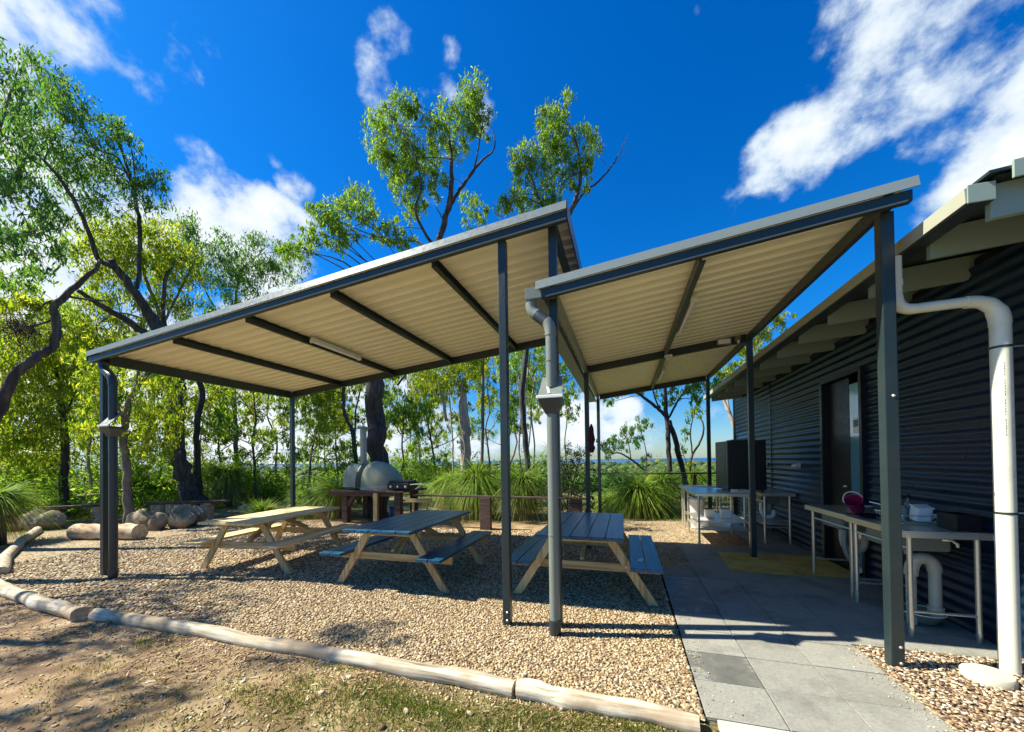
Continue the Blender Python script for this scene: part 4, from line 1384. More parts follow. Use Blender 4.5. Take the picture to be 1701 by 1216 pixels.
for i in range(6):
    for k in range(8):
        cl.f.append((i*8+k, i*8+(k+1) % 8, (i+1)*8+(k+1) % 8, (i+1)*8+k))
cl.build('cloth_fold', 'red', rc, smooth=True)

# ------------------------------------------------------------------ pizza oven
po = thing('pizza_oven', 'pale olive dome pizza oven with steel flue', 'oven', (-6.35, 8.55, .80))
ox, oy = -6.28, 8.62
prof = [(.60, 0), (.60, .06), (.585, .18), (.54, .33), (.46, .47), (.34, .58), (.2, .645), (.08, .665), (.01, .667)]
dome = MB().lathe(prof, (0, 0, 0), 36, 1, .74)
dome.v = [(ox-.08+(x*.80 if x < 0 else x*1.22)-.10*(z/.66)**2*(1 if x > 0 else .2), oy+y, .905+z) for x, y, z in dome.v]
dome.build('dome', 'oven', po, smooth='auto')
MB().lathe([(.63, 0), (.63, .085)], (ox+.02, oy, .83), 32, .97, .73).build('base_ring', 'concrete', po, smooth='auto')
vs_ = []
en = MB()
arch = [(math.cos(a), math.sin(a)) for a in np.linspace(0, math.pi, 15)]
prof2 = [(0, oy-.40*c, .90+.62*s_) for c, s_ in arch]
en.prism([(0, p[1]-oy, p[2]-.90) for p in prof2], (ox-.90, oy, .90), (ox-.46, oy, .90))
en.build('oven_mouth', 'oven', po)
MB().prism([(0, (p[1]-oy)*1.04, (p[2]-.90)*1.03) for p in prof2], (ox-.50, oy, .90), (ox-.465, oy, .90)).build('seam_band', 'steel_dark', po)
MB().tube([(ox-.55, oy, 1.48), (ox-.55, oy, 2.45)], .085, 16).build('flue', 'flue', po, smooth='auto')
MB().tube([(ox-.55, oy, 1.5), (ox-.55, oy, 1.56)], .105, 16).build('flue_collar', 'flue', po, smooth='auto')
MB().lathe([(.19, 0), (.17, .02), (.05, .07), (.01, .08)], (ox-.55, oy, 2.47), 18).build('flue_cowl', 'flue', po, smooth='auto')
ps = thing('oven_stand', 'heavy red brown timber stand carrying the pizza oven', 'stand', (-6.2, 8.5, 0))
for i, yy in enumerate(np.linspace(8.12, 9.05, 5)):
    MB().box((-6.33, yy, .805), (2.26, .215, .045)).build('top_board', 'red_timber', ps, bevel=.006)
for (x, y) in ((-7.02, 8.16), (-6.05, 8.18), (-7.02, 8.98), (-5.5, 8.98), (-5.45, 8.18)):
    MB().box((x, y, .39), (.17, .15, .79)).build('leg', 'red_timber', ps, bevel=.012)
MB().box((-6.5, 8.10, .73), (1.9, .05, .09)).build('apron', 'red_timber', ps, bevel=.006)
MB().bar((-7.02, 8.16, .35), (-6.72, 8.16, .72), .10, .11).build('brace', 'red_timber', ps, bevel=.008)
gr = thing('gas_barbecue', 'small black barbecue on the stand right of the pizza oven', 'barbecue', (-5.4, 8.3, .83))
MB().box((-5.42, 8.32, .94), (.62, .42, .16)).build('barbecue_body', 'black', gr, bevel=.02)
MB().box((-5.42, 8.34, 1.045), (.60, .38, .06)).build('barbecue_lid', 'black', gr, bevel=.025)
for x in (-5.62, -5.42, -5.2):
    k = MB().lathe([(.028, 0), (.028, .02), (.018, .03)], (0, 0, 0), 12)
    k.v = [(x+a, 8.108-c, .93+b) for a, b, c in k.v]
    k.build('knob', 'white', gr, smooth='auto')
MB().bar((-5.06, 8.2, .99), (-4.72, 8.2, 1.0), .25, .02).build('side_shelf', 'stainless', gr, bevel=.004)
MB().bar((-4.80, 8.2, .985), (-4.98, 8.2, .87), .02, .02).build('shelf_bracket', 'stainless', gr)
bx = thing('blue_drum', 'dark blue plastic drum under the oven stand', 'drum', (-5.75, 8.6, 0))
MB().lathe([(.15, 0), (.16, .02), (.16, .16), (.165, .17), (.16, .18), (.16, .36), (.165, .37), (.15, .40), (.02, .41)], (-5.78, 8.55, 0), 18).build('drum_body', 'blue', bx, smooth='auto')
cbx = thing('timber_trestle', 'short pale timber trestle under the barbecue', 'trestle', (-5.0, 8.2, 0))
MB().bar((-5.15, 8.05, .60), (-4.45, 8.05, .62), .04, .09).build('cross_board', 'pine_x', cbx, bevel=.004)
for x in (-4.98, -4.6):
    MB().box((x, 8.09, .30), (.045, .045, .60)).build('leg', 'pine_z', cbx, bevel=.003)
tt2 = MB()
cbx2 = thing('timber_prop', 'pale square timber prop in front of the oven stand', 'prop', (-6.1, 8.0, 0))
MB().box((-6.02, 8.04, .385), (.12, .06, .77)).build('prop_post', 'pine_z', cbx2, bevel=.004)
MB().box((-6.02, 8.04, .015), (.2, .12, .03)).build('prop_foot', 'pine_x', cbx2, bevel=.003)

# ------------------------------------------------------------------ logs, rocks, benches (fire circle)


def log(name, label, pts, rads, mat, cat='log', group=None, seg=14, cut=None):
    path = smooth_path([(*p, r) for p, r in zip(pts, rads)], 7)
    path[:, 2] += .006*np.sin(np.arange(len(path))*1.3)
    path[:, 1] += .010*np.sin(np.arange(len(path))*.8)
    loc = path[0, :3]
    t = thing(name, label, cat, (float(loc[0]), float(loc[1]), 0), group)
    b = MB().tube(path[:, :3], list(path[:, 3]*(1+.05*np.sin(np.arange(len(path))*1.7+path[0, 0]))), seg, True, .05)
    b.build('log_body', mat, t, smooth='auto')
    return t


GL = 'log edging of the gravel'
log('edging_log', 'bleached edging log running from the rocks towards the camera on the far left', [(-13.5, 5.32, .05), (-11.5, 4.3, .05), (-9.9, 3.55, .05), (-8.6, 3.05, .05)], [.08, .075, .07, .07], 'logx', 'log', GL)
log('edging_log', 'thick sunlit edging log at the left edge with a slanting cut end', [(-8.7, 2.90, .03), (-7.2, 2.62, .03), (-6.2, 2.49, .03), (-5.36, 2.41, .03)], [.074, .074, .072, .07], 'logx', 'log', GL)
log('edging_log', 'longest edging log along the front of the gravel', [(-5.25, 2.47, .010), (-4.2, 2.50, .010), (-3.0, 2.47, .010), (-1.8, 2.46, .010), (-.735, 2.425, .010)], [.066, .066, .06, .058, .06], 'logx', 'log', GL)
log('edging_log', 'short edging log ending at the paving corner', [(-.715, 2.428, .010), (-.2, 2.41, .010), (.385, 2.385, .010)], [.064, .064, .06], 'logx', 'log', GL)
log('seat_log', 'short thick log lying on the gravel left of the corner post', [(-11.25, 4.98, .15), (-10.5, 5.15, .15), (-9.8, 5.3, .15)], [.17, .175, .17], 'log_bark')
log('fallen_log', 'hollow grey log end lying at the gravel edge behind the pine table', [(-10.3, 8.5, .14), (-9.7, 8.9, .14), (-9.2, 9.25, .14)], [.15, .16, .15], 'logx')


def rock(label, px, py, w, d, h, group='rocks of the fire circle'):
    g = gz(px, py)
    bm = bmesh.new()
    bmesh.ops.create_icosphere(bm, subdivisions=3, radius=1)
    sd = random.uniform(0, 50)
    for v in bm.verts:
        c = v.co
        # facet: clip against a few random planes for a quarried look
        for k in range(5):
            nrm = Vector((math.sin(sd+k*2.1), math.cos(sd*1.3+k*1.7), math.sin(sd*.7+k))).normalized()
            dd = c.dot(nrm)
            if dd > .74:
                c -= nrm*(dd-.74)
        c *= 1+.05*math.sin(7*c.x+sd)+.05*math.sin(6*c.y+8*c.z+sd)+.03*math.sin(15*c.x-11*c.z+sd)+.025*math.sin(19*c.y+13*c.x)
        v.co = Vector((c.x*w/2, c.y*d/2, c.z*h*.62+h*.38))
    me = bpy.data.meshes.new('rock')
    bm.to_mesh(me)
    bm.free()
    o = link('rock', me, 'rock', None, 'auto')
    o.location = (g[0], g[1]+d*.3, -.02)
    o.rotation_euler[2] = random.uniform(-.5, .5)
    return tag(o, label, 'rock', group)


rock('low dark rock at the far left edge', 20, 880, .75, .6, .36)
rock('tan boulder at the start of the left edging log', 45, 880, .55, .5, .50)
rock('grey blue boulder next to the tan one at the edging log', 72, 878, .62, .5, .46)
rock('squared sandstone block just right of the corner post', 226, 880, .85, .5, .50)
rock('dark gap stone between the two sandstone blocks', 252, 880, .42, .4, .44)
rock('largest pale sandstone block of the fire circle', 290, 877, .85, .55, .56)
rock('grey upright block at the right end of the fire circle', 318, 872, .45, .45, .50)
rock('flat pale rock lying behind the sandstone blocks', 218, 866, .7, .5, .32)
rock('small grey rock at the back of the fire circle', 165, 872, .5, .4, .28)
rock('rounded pale rock at the gravel edge behind the pine table', 400, 854, .5, .4, .3)


def plank_bench(label, a, b, z, w, mat, legs, h=.06):
    t = thing('plank_bench', label, 'bench', (float(a[0]), float(a[1]), 0), 'plank benches of the fire circle')
    MB().bar((a[0], a[1], z), (b[0], b[1], z), w, h).build('seat', mat, t, bevel=.01)
    for f in legs:
        x, y = a[0]+(b[0]-a[0])*f, a[1]+(b[1]-a[1])*f
        MB().tube([(x, y, -.05), (x, y, z-h/2)], .16, 10, wob=.05).build('log_support', 'log_bark', t)
    return t


def gzz(px, py, z):
    g = gz(px, py, z)
    return g


plank_bench('long reddish plank bench sloping up to the corner post on the left', gzz(34, 846, .47), gzz(176, 834, .55), .47, .26, 'red_timber', (.22, .93), .07)
plank_bench('plank bench on short posts right of the corner post', gzz(249, 834, .50), gzz(380, 833, .45), .46, .26, 'red_timber', (.10, .28, .5, .72), .07)
plank_bench('small far plank seat at the left under the grass trees', gzz(30, 832, .40), gzz(75, 833, .40), .40, .3, 'rail', (.3, .75), .08)
log('stump_seat', 'cut red brown stump seat behind the long plank bench', [gz(150, 852)+np.array([0, 0, 0.0]), gz(150, 852)+np.array([0, 0, .35]), gz(150, 852)+np.array([0, 0, .62])], [.32, .30, .30], 'log_bark', 'stump')
st = thing('water_tank', 'bright white tank showing through the grass trees on the far left', 'tank', tuple(at(36, 812, 26)))
c0 = at(36, 812, 26)
MB().lathe([(1.15, 0), (1.15, 1.55), (1.1, 1.62), (.4, 1.72), (.05, 1.74)], (c0[0], c0[1], c0[2]-.1), 28).build('tank_body', 'white', st, smooth='auto')
MB().box((c0[0]+.95, c0[1]-.62, c0[2]+.7), (.2, .2, .45)).build('valve_box', 'steel_dark', st)
MB().lathe([(.3, 0), (.3, .06), (.25, .08)], (c0[0], c0[1], c0[2]+1.60), 16).build('lid', 'pipe_grey', st)

# ------------------------------------------------------------------ vegetation


def leaf_quads(C, D, L, W):
    """narrow rhombic leaves: centres C, directions D"""
    n = len(C)
    r = rng.normal(0, 1, (n, 3))
    S = np.cross(D, r)
    S /= np.linalg.norm(S, axis=1, keepdims=True)+1e-9
    h = (D*L[:, None])/2
    w = (S*W[:, None])/2
    V = np.stack([C-h, C+w-h*.1, C+h, C-w-h*.1], 1).reshape(-1, 3)
    Q = np.arange(n*4).reshape(n, 4)
    return V, Q


def clump_leaves(c, r, n, L0, hang=1.2, flat_=.95):
    """sprays of leaves spread through an uneven lump"""
    ns = max(6, int(n/34))
    u = rng.normal(0, 1, (ns, 3))
    u /= np.linalg.norm(u, axis=1, keepdims=True)
    rad = r*rng.uniform(.25, 1.0, ns)**.6
    sc = c+u*rad[:, None]*np.array([1.05, 1.05, flat_])
    sr = r*rng.uniform(.16, .34, ns)
    idx = rng.integers(0, ns, n)
    P = sc[idx]+rng.normal(0, 1, (n, 3))*sr[idx][:, None]*np.array([.62, .62, .75])
    P[:, 2] -= np.abs(rng.normal(0, .25, n))*sr[idx]
    D = rng.normal(0, .62, (n, 3))
    D[:, 2] -= hang
    D /= np.linalg.norm(D, axis=1, keepdims=True)
    L = L0*rng.uniform(.6, 1.35, n)
    return P, D, L, sc


def tree(name, label, D, limbs, clumps, leaf='leaf_mid', bark='bark_dark', dens=1.0, group=None, L0=None, cat='tree', world=(), hang=1.2):
    """limbs: lists of (px, py, radius[, depth offset]); clumps: (px, py, r_px[, depth offset]) seen at distance D"""
    b0 = np.array(limbs[0][0][:3]) if len(limbs[0][0]) == 5 else at(limbs[0][0][0], limbs[0][0][1], D)
    gzb = float(ground_z(b0[0], b0[1]))
    t = thing(name, label, cat, (float(b0[0]), float(b0[1]), gzb), group)
    trunk = MB()
    nodes = []
    for li, lm in enumerate(limbs):
        rows = []
        for q in lm:
            if len(q) == 5:
                rows.append(q[:4])
                continue
            dd = q[3] if len(q) > 3 else (0 if li == 0 else 0)
            p = at(q[0], q[1], D+dd)
            rows.append((*p, q[2]*(.70 if q[2] < .19 else .9)))
        if li == 0 and rows[0][2] > gzb-.1:
            r0 = rows[0]
            rows = [(r0[0], r0[1], gzb-.15, r0[3]*1.25)]+rows
        P_ = smooth_path(rows, 5)
        j = rng.normal(0, .16, (len(P_), 3))*P_[:, 3:4]
        j[0] = 0
        P_[:, :3] += j
        P_[:, 3] = np.maximum(P_[:, 3], .006)
        trunk.tube(P_[:, :3], list(P_[:, 3]), 10 if P_[0, 3] > .06 else 6, True, .05)
        nodes += [(*p[:3], p[3]) for p in P_]
    nodes = np.array(nodes)
    Ls = L0 or (.085+.0040*D)
    PP, DD, LL = [], [], []
    for q in list(clumps)+list(world):
        if len(q) == 5:      # surveyed directly in metres: x, y, z, radius
            c, r = np.array(q[:3], float), q[3]
        else:
            dd = q[3] if len(q) > 3 else rng.uniform(-1, 1)*D*.05
            c = at(q[0], q[1], D+dd)
            r = q[2]/F_PX*D*1.3
        # twig from a nearby limb
        dist = np.linalg.norm(nodes[:, :3]-c, axis=1)+np.maximum(0, nodes[:, 2]-c[2])*1.5
        k = int(np.argmin(dist))
        a = nodes[k, :3]
        mid = (a+c)/2+rng.normal(0, .08, 3)*np.linalg.norm(c-a)+np.array([0, 0, .05*np.linalg.norm(c-a)])
        r0 = min(nodes[k, 3]*.6, .008+.008*np.linalg.norm(c-a))
        tw = smooth_path([(*a, r0), (*mid, r0*.7), (*c, r0*.35)], 4)
        trunk.tube(tw[:, :3], list(np.maximum(tw[:, 3], .004)), 5, False)
        n = int(dens*min(1900, max(120, 44*(r/Ls)**2)))
        P_, D_, L_, sc = clump_leaves(c, r, n, Ls, hang)
        for s_ in sc[:7]:
            m_ = (c+s_)/2+rng.normal(0, .05, 3)*r
            trunk.tube([c, m_, s_], [r0*.35, r0*.25, .004], 4, False)
        PP.append(P_)
        DD.append(D_)
        LL.append(L_)
    trunk.build('trunk', bark, t, smooth=True)
    if PP:
        P_, D_, L_ = np.vstack(PP), np.vstack(DD), np.concatenate(LL)
        V, Q = leaf_quads(P_, D_, L_, L_*.25)
        npmesh('crown', V, Q, leaf, t)
    return t


BUSH = 'gum trees around the camp'
tree('gum_tree', 'big forked gum with broken stub, leaning left behind the shelter corner', 16.5,
     [[(330, 838, .33), (312, 805, .29), (294, 755, .25), (287, 700, .23), (297, 645, .22), (285, 595, .21), (262, 548, .20), (237, 502, .175), (212, 470, .16), (193, 446, .15), (182, 430, .13)],
      [(328, 832, .2, .3), (327, 770, .15, .4), (328, 700, .13, .5), (335, 645, .13, .6), (310, 590, .11, .6), (275, 545, .09, .6), (274, 470, .075, .7), (290, 437, .06, .8), (312, 424, .03, 1)],
      [(287, 600, .16), (240, 553, .15, -.3), (197, 524, .12, -.6), (155, 500, .10, -.8), (130, 483, .07, -1)],
      [(222, 482, .12), (230, 462, .09, .2), (232, 382, .085, .4), (225, 335, .075, .5), (219, 305, .065, .6), (207, 263, .055, .7), (184, 214, .045, .8), (148, 192, .035, 1), (122, 148, .025, 1.2), (89, 112, .012, 1.4)],
      [(195, 448, .11), (163, 430, .09, -.3), (152, 397, .08, -.5), (126, 338, .07, -.8), (100, 298, .055, -1), (78, 272, .045, -1.1), (48, 240, .03, -1.3), (20, 205, .02, -1.5)],
      [(219, 305, .05), (195, 262, .04), (165, 250, .03), (140, 215, .02)],
      [(225, 335, .04), (222, 270, .03), (215, 240, .025), (200, 215, .02)]],
     [(66, 110, 14), (82, 125, 18), (104, 150, 18), (115, 170, 16), (75, 160, 14), (95, 185, 18), (120, 200, 22), (150, 195, 18), (162, 190, 14), (200, 215, 14), (207, 232, 14), (178, 235, 16), (145, 235, 22), (50, 212, 18), (65, 230, 18), (88, 245, 22),
      (112, 265, 24), (145, 280, 25), (165, 310, 22), (130, 305, 20), (158, 345, 15), (225, 288, 18), (242, 305, 20), (262, 302, 14), (212, 312, 18), (248, 330, 14), (195, 338, 12), (120, 235, 16), (172, 270, 14)], 'leaf_blue', 'bark_dark', .42, BUSH)
tree('gum_tree', 'yellow green gum crown behind the broken stub of the forked gum', 18,
     [[(300, 825, .12), (302, 740, .11), (300, 650, .10), (270, 540, .09), (245, 470, .07), (230, 420, .05)], [(270, 540, .06), (300, 480, .05), (325, 430, .03)], [(270, 540, .06), (200, 520, .04), (160, 540, .03)]],
     [(180, 405, 22), (212, 400, 22), (248, 405, 22), (168, 435, 22), (205, 440, 18), (275, 400, 20), (300, 440, 20), (275, 440, 16), (300, 480, 22), (285, 515, 18), (240, 500, 14), (180, 480, 18), (150, 515, 20), (172, 560, 22), (128, 560, 20), (215, 535, 14), (140, 590, 18), (190, 590, 16), (255, 450, 16)],
     'leaf_yel', 'bark_grey', 1.0, BUSH)
tree('gum_tree', 'dark green gum crown between the forked gum and the shelter roof', 19,
     [[(395, 815, .13), (392, 740, .12), (388, 650, .11), (385, 560, .09), (392, 490, .07), (398, 450, .05)], [(385, 560, .06), (340, 480, .04), (325, 420, .03)]],
     [(318, 395, 20), (335, 420, 18), (312, 430, 16), (340, 455, 14), (385, 430, 22), (415, 435, 22), (365, 420, 14), (370, 465, 18), (400, 475, 22), (425, 465, 18), (440, 410, 14), (445, 440, 12), (355, 515, 12), (385, 505, 12), (470, 450, 16), (468, 418, 12), (490, 440, 16), (330, 380, 14)], 'leaf_blue', 'bark_grey', .7, BUSH)
tree('gum_tree', 'near gum branch curving in from the left edge', 9,
     [[(-60, 820, .14), (-25, 730, .12), (0, 678, .10), (26, 622, .09), (59, 596, .085), (89, 573, .08), (94, 537, .075), (89, 512, .07), (109, 492, .062), (138, 464, .05), (160, 446, .045), (166, 432, .03)],
      [(105, 497, .03), (80, 502, .02), (55, 520, .012)], [(112, 492, .03), (150, 498, .02), (185, 500, .012)], [(90, 530, .03), (60, 540, .02), (30, 545, .02)]],
     [(30, 500, 12), (12, 520, 12), (55, 500, 8)], 'leaf_yel', 'bark_dark', .7, BUSH)
tree('gum_tree', 'tall bluish gum filling the upper left edge', 13,
     [[(-90, 860, .2), (-85, 600, .17), (-60, 420, .13), (-30, 300, .09), (0, 200, .06), (20, 150, .03)], [(-60, 420, .08), (0, 400, .05), (50, 385, .03), (100, 380, .015)], [(-30, 300, .05), (10, 215, .04), (46, 240, .025), (70, 262, .015)], [(-20, 260, .04), (25, 190, .02), (42, 150, .012), (40, 130, .01)]],
     [(5, 105, 16), (20, 125, 18), (30, 150, 16), (8, 145, 16), (10, 175, 14), (8, 240, 18), (25, 255, 16), (12, 280, 18), (38, 290, 16), (40, 320, 18), (18, 335, 20), (62, 340, 18), (88, 352, 14), (15, 380, 20), (50, 385, 20), (85, 385, 16), (30, 425, 20), (70, 425, 16), (8, 460, 18), (100, 420, 14), (110, 380, 12), (-30, 180, 30), (-40, 300, 26)],
     'leaf_blue', 'bark_grey', .42, BUSH)
tree('gum_tree', 'gum just outside the left picture edge, known by its dappled shade', 11,
     [[(-12.6, .2, 0, .2, 0), (-12.3, .3, 2, .18, 0), (-11.7, .5, 3.6, .15, 0), (-10.9, .7, 5.0, .1, 0), (-10.2, .8, 6.2, .05, 0)],
      [(-11.7, .5, 3.6, .08, 0), (-11.4, 1.2, 4.8, .06, 0), (-11.0, 1.8, 5.8, .03, 0)], [(-11.2, .6, 4.5, .07, 0), (-9.9, .3, 5.3, .05, 0), (-8.7, .2, 5.8, .02, 0)], [(-11.7, .5, 3.6, .07, 0), (-10.9, -.1, 4.7, .05, 0), (-9.4, -.5, 6.2, .03, 0)]],
     [], 'leaf_blue', 'bark_grey', .85, BUSH, world=[(-9.3, 1.6, 5.6, .6, 0), (-10.2, .9, 6.4, .6, 0), (-11, 1.9, 6.0, .7, 0), (-8.6, .4, 5.9, .5, 0), (-10.6, -.2, 5.4, .6, 0), (-9.0, -.6, 6.6, .55, 0), (-8.3, 1.3, 6.7, .45, 0), (-12, .6, 6.2, .7, 0), (-7.9, -.3, 5.0, .4, 0)])
ns_ = thing('bird_nest', 'dark twig nest in the fork of the left branch', 'nest', tuple(at(36, 560, 9.4)))
cN = at(34, 545, 9.4)
V, Q = strips(cN+rng.normal(0, .11, (420, 3))*np.array([1, 1, .8]), (lambda q: q/np.linalg.norm(q, axis=1, keepdims=True))(rng.normal(0, 1, (420, 3))), rng.normal(0, 1, (420, 3)), rng.uniform(.1, .3, 420), np.full(420, .007), .1, 2)
npmesh('twigs', V, Q, 'bark_dark', ns_)
tree('gum_tree', 'slim dark gum left of the corner post', 18,
     [[(107, 790, .15), (107, 740, .13), (104, 690, .12), (96, 660, .10), (70, 635, .07), (40, 618, .05), (10, 600, .03)], [(103, 690, .08), (98, 640, .06), (90, 600, .05), (75, 570, .03)], [(104, 700, .05), (125, 650, .04), (135, 610, .03)]],
     [(20, 600, 22), (50, 590, 22), (85, 590, 22), (20, 650, 24), (55, 650, 20), (120, 610, 20), (140, 650, 18), (30, 700, 24), (65, 700, 18), (140, 590, 18), (15, 745, 20), (60, 745, 18), (135, 700, 16), (90, 620, 16), (90, 560, 16)], 'leaf_yel', 'bark_dark', 1, BUSH)
tree('gum_tree', 'slanting grey gum just right of the corner post', 14,
     [[(211, 800, .13), (206, 740, .115), (207, 700, .11), (218, 660, .10), (240, 625, .09), (262, 600, .07), (290, 560, .05)], [(207, 700, .06), (185, 650, .04), (170, 610, .03)], [(218, 660, .05), (230, 620, .05), (225, 580, .03)]],
     [(235, 690, 18), (258, 665, 20), (270, 700, 20), (240, 730, 16), (170, 640, 16), (160, 610, 18), (270, 640, 16), (255, 740, 16), (150, 720, 16), (165, 680, 16)], 'leaf_yel', 'bark_grey', 1, BUSH)

# central trees above the roof
tree('gum_tree', 'great dark trunked gum behind the pizza oven, tallest above the roof', 11.5,
     [[(628, 862, .34), (627, 790, .31), (625, 710, .29), (620, 640, .28), (624, 560, .24), (655, 490, .19), (700, 440, .15), (728, 400, .13), (743, 350, .115), (750, 310, .10), (750, 265, .07), (745, 225, .05), (735, 195, .03)],
      [(743, 352, .09), (760, 322, .075, .3), (785, 285, .065, .5), (802, 265, .05, .7), (818, 252, .035, .8), (822, 232, .025, .8), (812, 205, .015, .9)],
      [(788, 280, .04), (793, 255, .035, .6), (798, 225, .03, .5), (803, 190, .02, .4), (795, 160, .012)],
      [(722, 410, .07), (705, 385, .06, -.4), (690, 350, .05, -.7), (700, 310, .04, -.8), (690, 260, .03, -1), (670, 210, .02, -1)],
      [(715, 425, .07), (690, 400, .06, .6), (650, 402, .05, .9), (625, 385, .04, 1.1), (612, 368, .035, 1.2), (590, 375, .02, 1.3)],
      [(732, 395, .04), (735, 365, .03), (725, 345, .02)],
      [(660, 640, .05), (690, 600, .04), (720, 570, .03)]],
     [(783, 148, 18), (777, 172, 20), (795, 185, 16), (745, 182, 15), (732, 205, 15), (806, 214, 12), (768, 215, 17), (785, 205, 14), (672, 172, 18), (690, 178, 12), (634, 195, 15), (625, 222, 18), (635, 255, 18), (648, 270, 16), (668, 210, 18), (665, 245, 20), (718, 225, 18), (734, 248, 16), (765, 246, 16),
      (690, 262, 18), (678, 292, 18), (716, 296, 14), (655, 288, 14), (668, 318, 15), (714, 268, 16), (692, 310, 14), (684, 355, 13), (655, 380, 14), (635, 395, 13), (672, 398, 13), (594, 330, 17), (608, 350, 15), (576, 348, 17), (560, 365, 14), (531, 350, 16), (545, 372, 13), (522, 392, 13), (552, 395, 16), (580, 390, 14), (500, 410, 14), (482, 415, 12), (745, 300, 10), (700, 335, 12), (725, 320, 10)],
     'leaf_mid', 'bark_dark', 1.5, BUSH, .115)
tree('gum_tree', 'gum crown above the high end of the shelter roof with bare branch right', 12,
     [[(880, 815, .14), (874, 740, .13), (867, 650, .13), (885, 530, .125), (928, 405, .12), (948, 352, .10), (960, 318, .085), (965, 285, .07), (958, 240, .05), (945, 205, .03)],
      [(950, 348, .07), (972, 318, .05, .3), (990, 305, .045, .4), (1012, 282, .035, .6), (1030, 252, .022, .7), (1044, 222, .008, .8)], [(1020, 272, .012), (1032, 262, .008), (1046, 240, .005)], [(1012, 284, .012), (1000, 262, .008), (1004, 245, .005)],
      [(935, 385, .06), (900, 340, .05, -.5), (885, 300, .04, -.7), (870, 270, .02, -.8)]],
     [(862, 258, 16), (870, 285, 16), (858, 280, 12), (906, 192, 14), (935, 178, 14), (925, 200, 15), (918, 222, 18), (902, 245, 18), (937, 240, 18), (972, 228, 16), (988, 243, 12), (932, 268, 18), (966, 265, 14), (896, 280, 16), (915, 308, 16), (948, 292, 14), (852, 330, 16), (878, 322, 14), (840, 345, 13), (980, 310, 8), (880, 345, 14), (905, 335, 14), (975, 285, 10), (950, 315, 10), (925, 330, 12)], 'leaf_mid', 'bark_dark', 1.5, BUSH, .115)
tree('gum_tree', 'small gum tip showing over the roof between the two tall crowns', 13,
     [[(800, 815, .08), (802, 650, .08), (800, 500, .06), (798, 400, .04), (790, 350, .02)]], [(778, 330, 13), (788, 350, 13), (780, 368, 10), (805, 345, 9), (800, 372, 9)], 'leaf_mid', 'bark_grey', 1, BUSH, .12)

# mid-distance trees seen beneath the roofs
tree('gum_tree', 'broken topped trunk with pale vines right of the pizza oven', 13.5,
     [[(774, 800, .21), (773, 740, .205), (772, 690, .20), (768, 655, .18), (766, 636, .12)], [(753, 815, .045, -.5), (752, 740, .04, -.5), (748, 680, .035, -.4), (745, 640, .03, -.3), (738, 610, .02)], [(766, 800, .03, -.7), (772, 745, .025, -.7), (764, 700, .025, -.6), (766, 650, .02, -.6), (772, 620, .015, -.6)], [(742, 700, .09, .5), (735, 660, .08, .5), (728, 630, .06, .5)]],
     [(695, 625, 17), (715, 612, 17), (740, 610, 20), (765, 608, 18), (790, 618, 18), (750, 635, 15), (720, 640, 15), (690, 648, 14), (800, 600, 16), (775, 640, 13), (705, 590, 16), (745, 585, 16), (785, 585, 16)], 'leaf_yel', 'bark_pale', 1.1, BUSH)
tree('gum_tree', 'dark curving gum left of the great trunk', 15,
     [[(596, 800, .12), (590, 750, .11), (585, 715, .10), (573, 690, .09), (570, 660, .085), (573, 620, .08), (575, 570, .06)], [(590, 740, .05), (590, 690, .045), (598, 650, .04), (605, 610, .02)], [(573, 650, .03), (550, 630, .03), (530, 620, .02)]],
     [(530, 640, 17), (545, 665, 18), (520, 680, 16), (550, 700, 16), (605, 640, 12), (530, 720, 15), (505, 650, 15), (560, 620, 14), (600, 690, 10), (510, 620, 14)], 'leaf_yel', 'bark_dark', 1.1, BUSH)
tree('gum_tree', 'cluster of thin pale gums behind the grey downpipe', 13,
     [[(878, 800, .06), (876, 740, .055), (872, 690, .05), (875, 640, .045), (880, 590, .03)], [(868, 800, .05, .6), (862, 740, .045, .6), (866, 680, .04, .6), (858, 620, .03, .6), (862, 570, .02)], [(884, 800, .05, -.5), (888, 740, .04, -.5), (882, 680, .04, -.5), (890, 620, .03, -.5)], [(840, 790, .07, 1), (858, 735, .06, 1), (846, 700, .055, 1), (835, 680, .05, 1)], [(945, 800, .05, 1), (938, 740, .045, 1), (942, 690, .04, 1), (935, 640, .03, 1), (940, 600, .02, 1)]],
     [(860, 595, 17), (885, 600, 15), (855, 630, 14), (880, 640, 12), (862, 660, 13), (890, 670, 11), (940, 620, 16), (955, 650, 14), (945, 680, 14), (955, 600, 14), (935, 655, 12), (850, 690, 13), (858, 720, 12), (900, 590, 12), (848, 570, 14)], 'leaf_mid', 'bark_pale', 1.0, BUSH)
tree('gum_tree', 'forked gum against the sky at the end of the walkway', 12.5,
     [[(1113, 850, .12), (1112, 800, .11), (1111, 750, .10), (1109, 705, .10), (1106, 680, .09), (1105, 645, .07), (1106, 600, .05)], [(1146, 838, .13, .4), (1136, 790, .12, .4), (1124, 740, .115, .3), (1112, 700, .10)], [(1108, 692, .08), (1092, 678, .07, -.3), (1072, 662, .06, -.6), (1055, 652, .045, -.8), (1030, 650, .03, -1), (1005, 656, .015, -1.1)], [(1110, 695, .05), (1125, 668, .045, .3), (1138, 645, .035, .5), (1145, 620, .02, .6)], [(1096, 680, .04), (1086, 655, .03), (1082, 630, .02)]],
     [(1108, 668, 9), (1100, 655, 8), (1120, 650, 10), (1140, 640, 12), (1158, 645, 12), (1165, 660, 10), (1150, 665, 9), (1000, 660, 9), (1015, 668, 7), (1040, 645, 9), (1020, 650, 8), (1180, 650, 10), (1170, 632, 12), (1065, 645, 8), (1195, 640, 10)], 'leaf_mid', 'bark_dark', .8, BUSH)
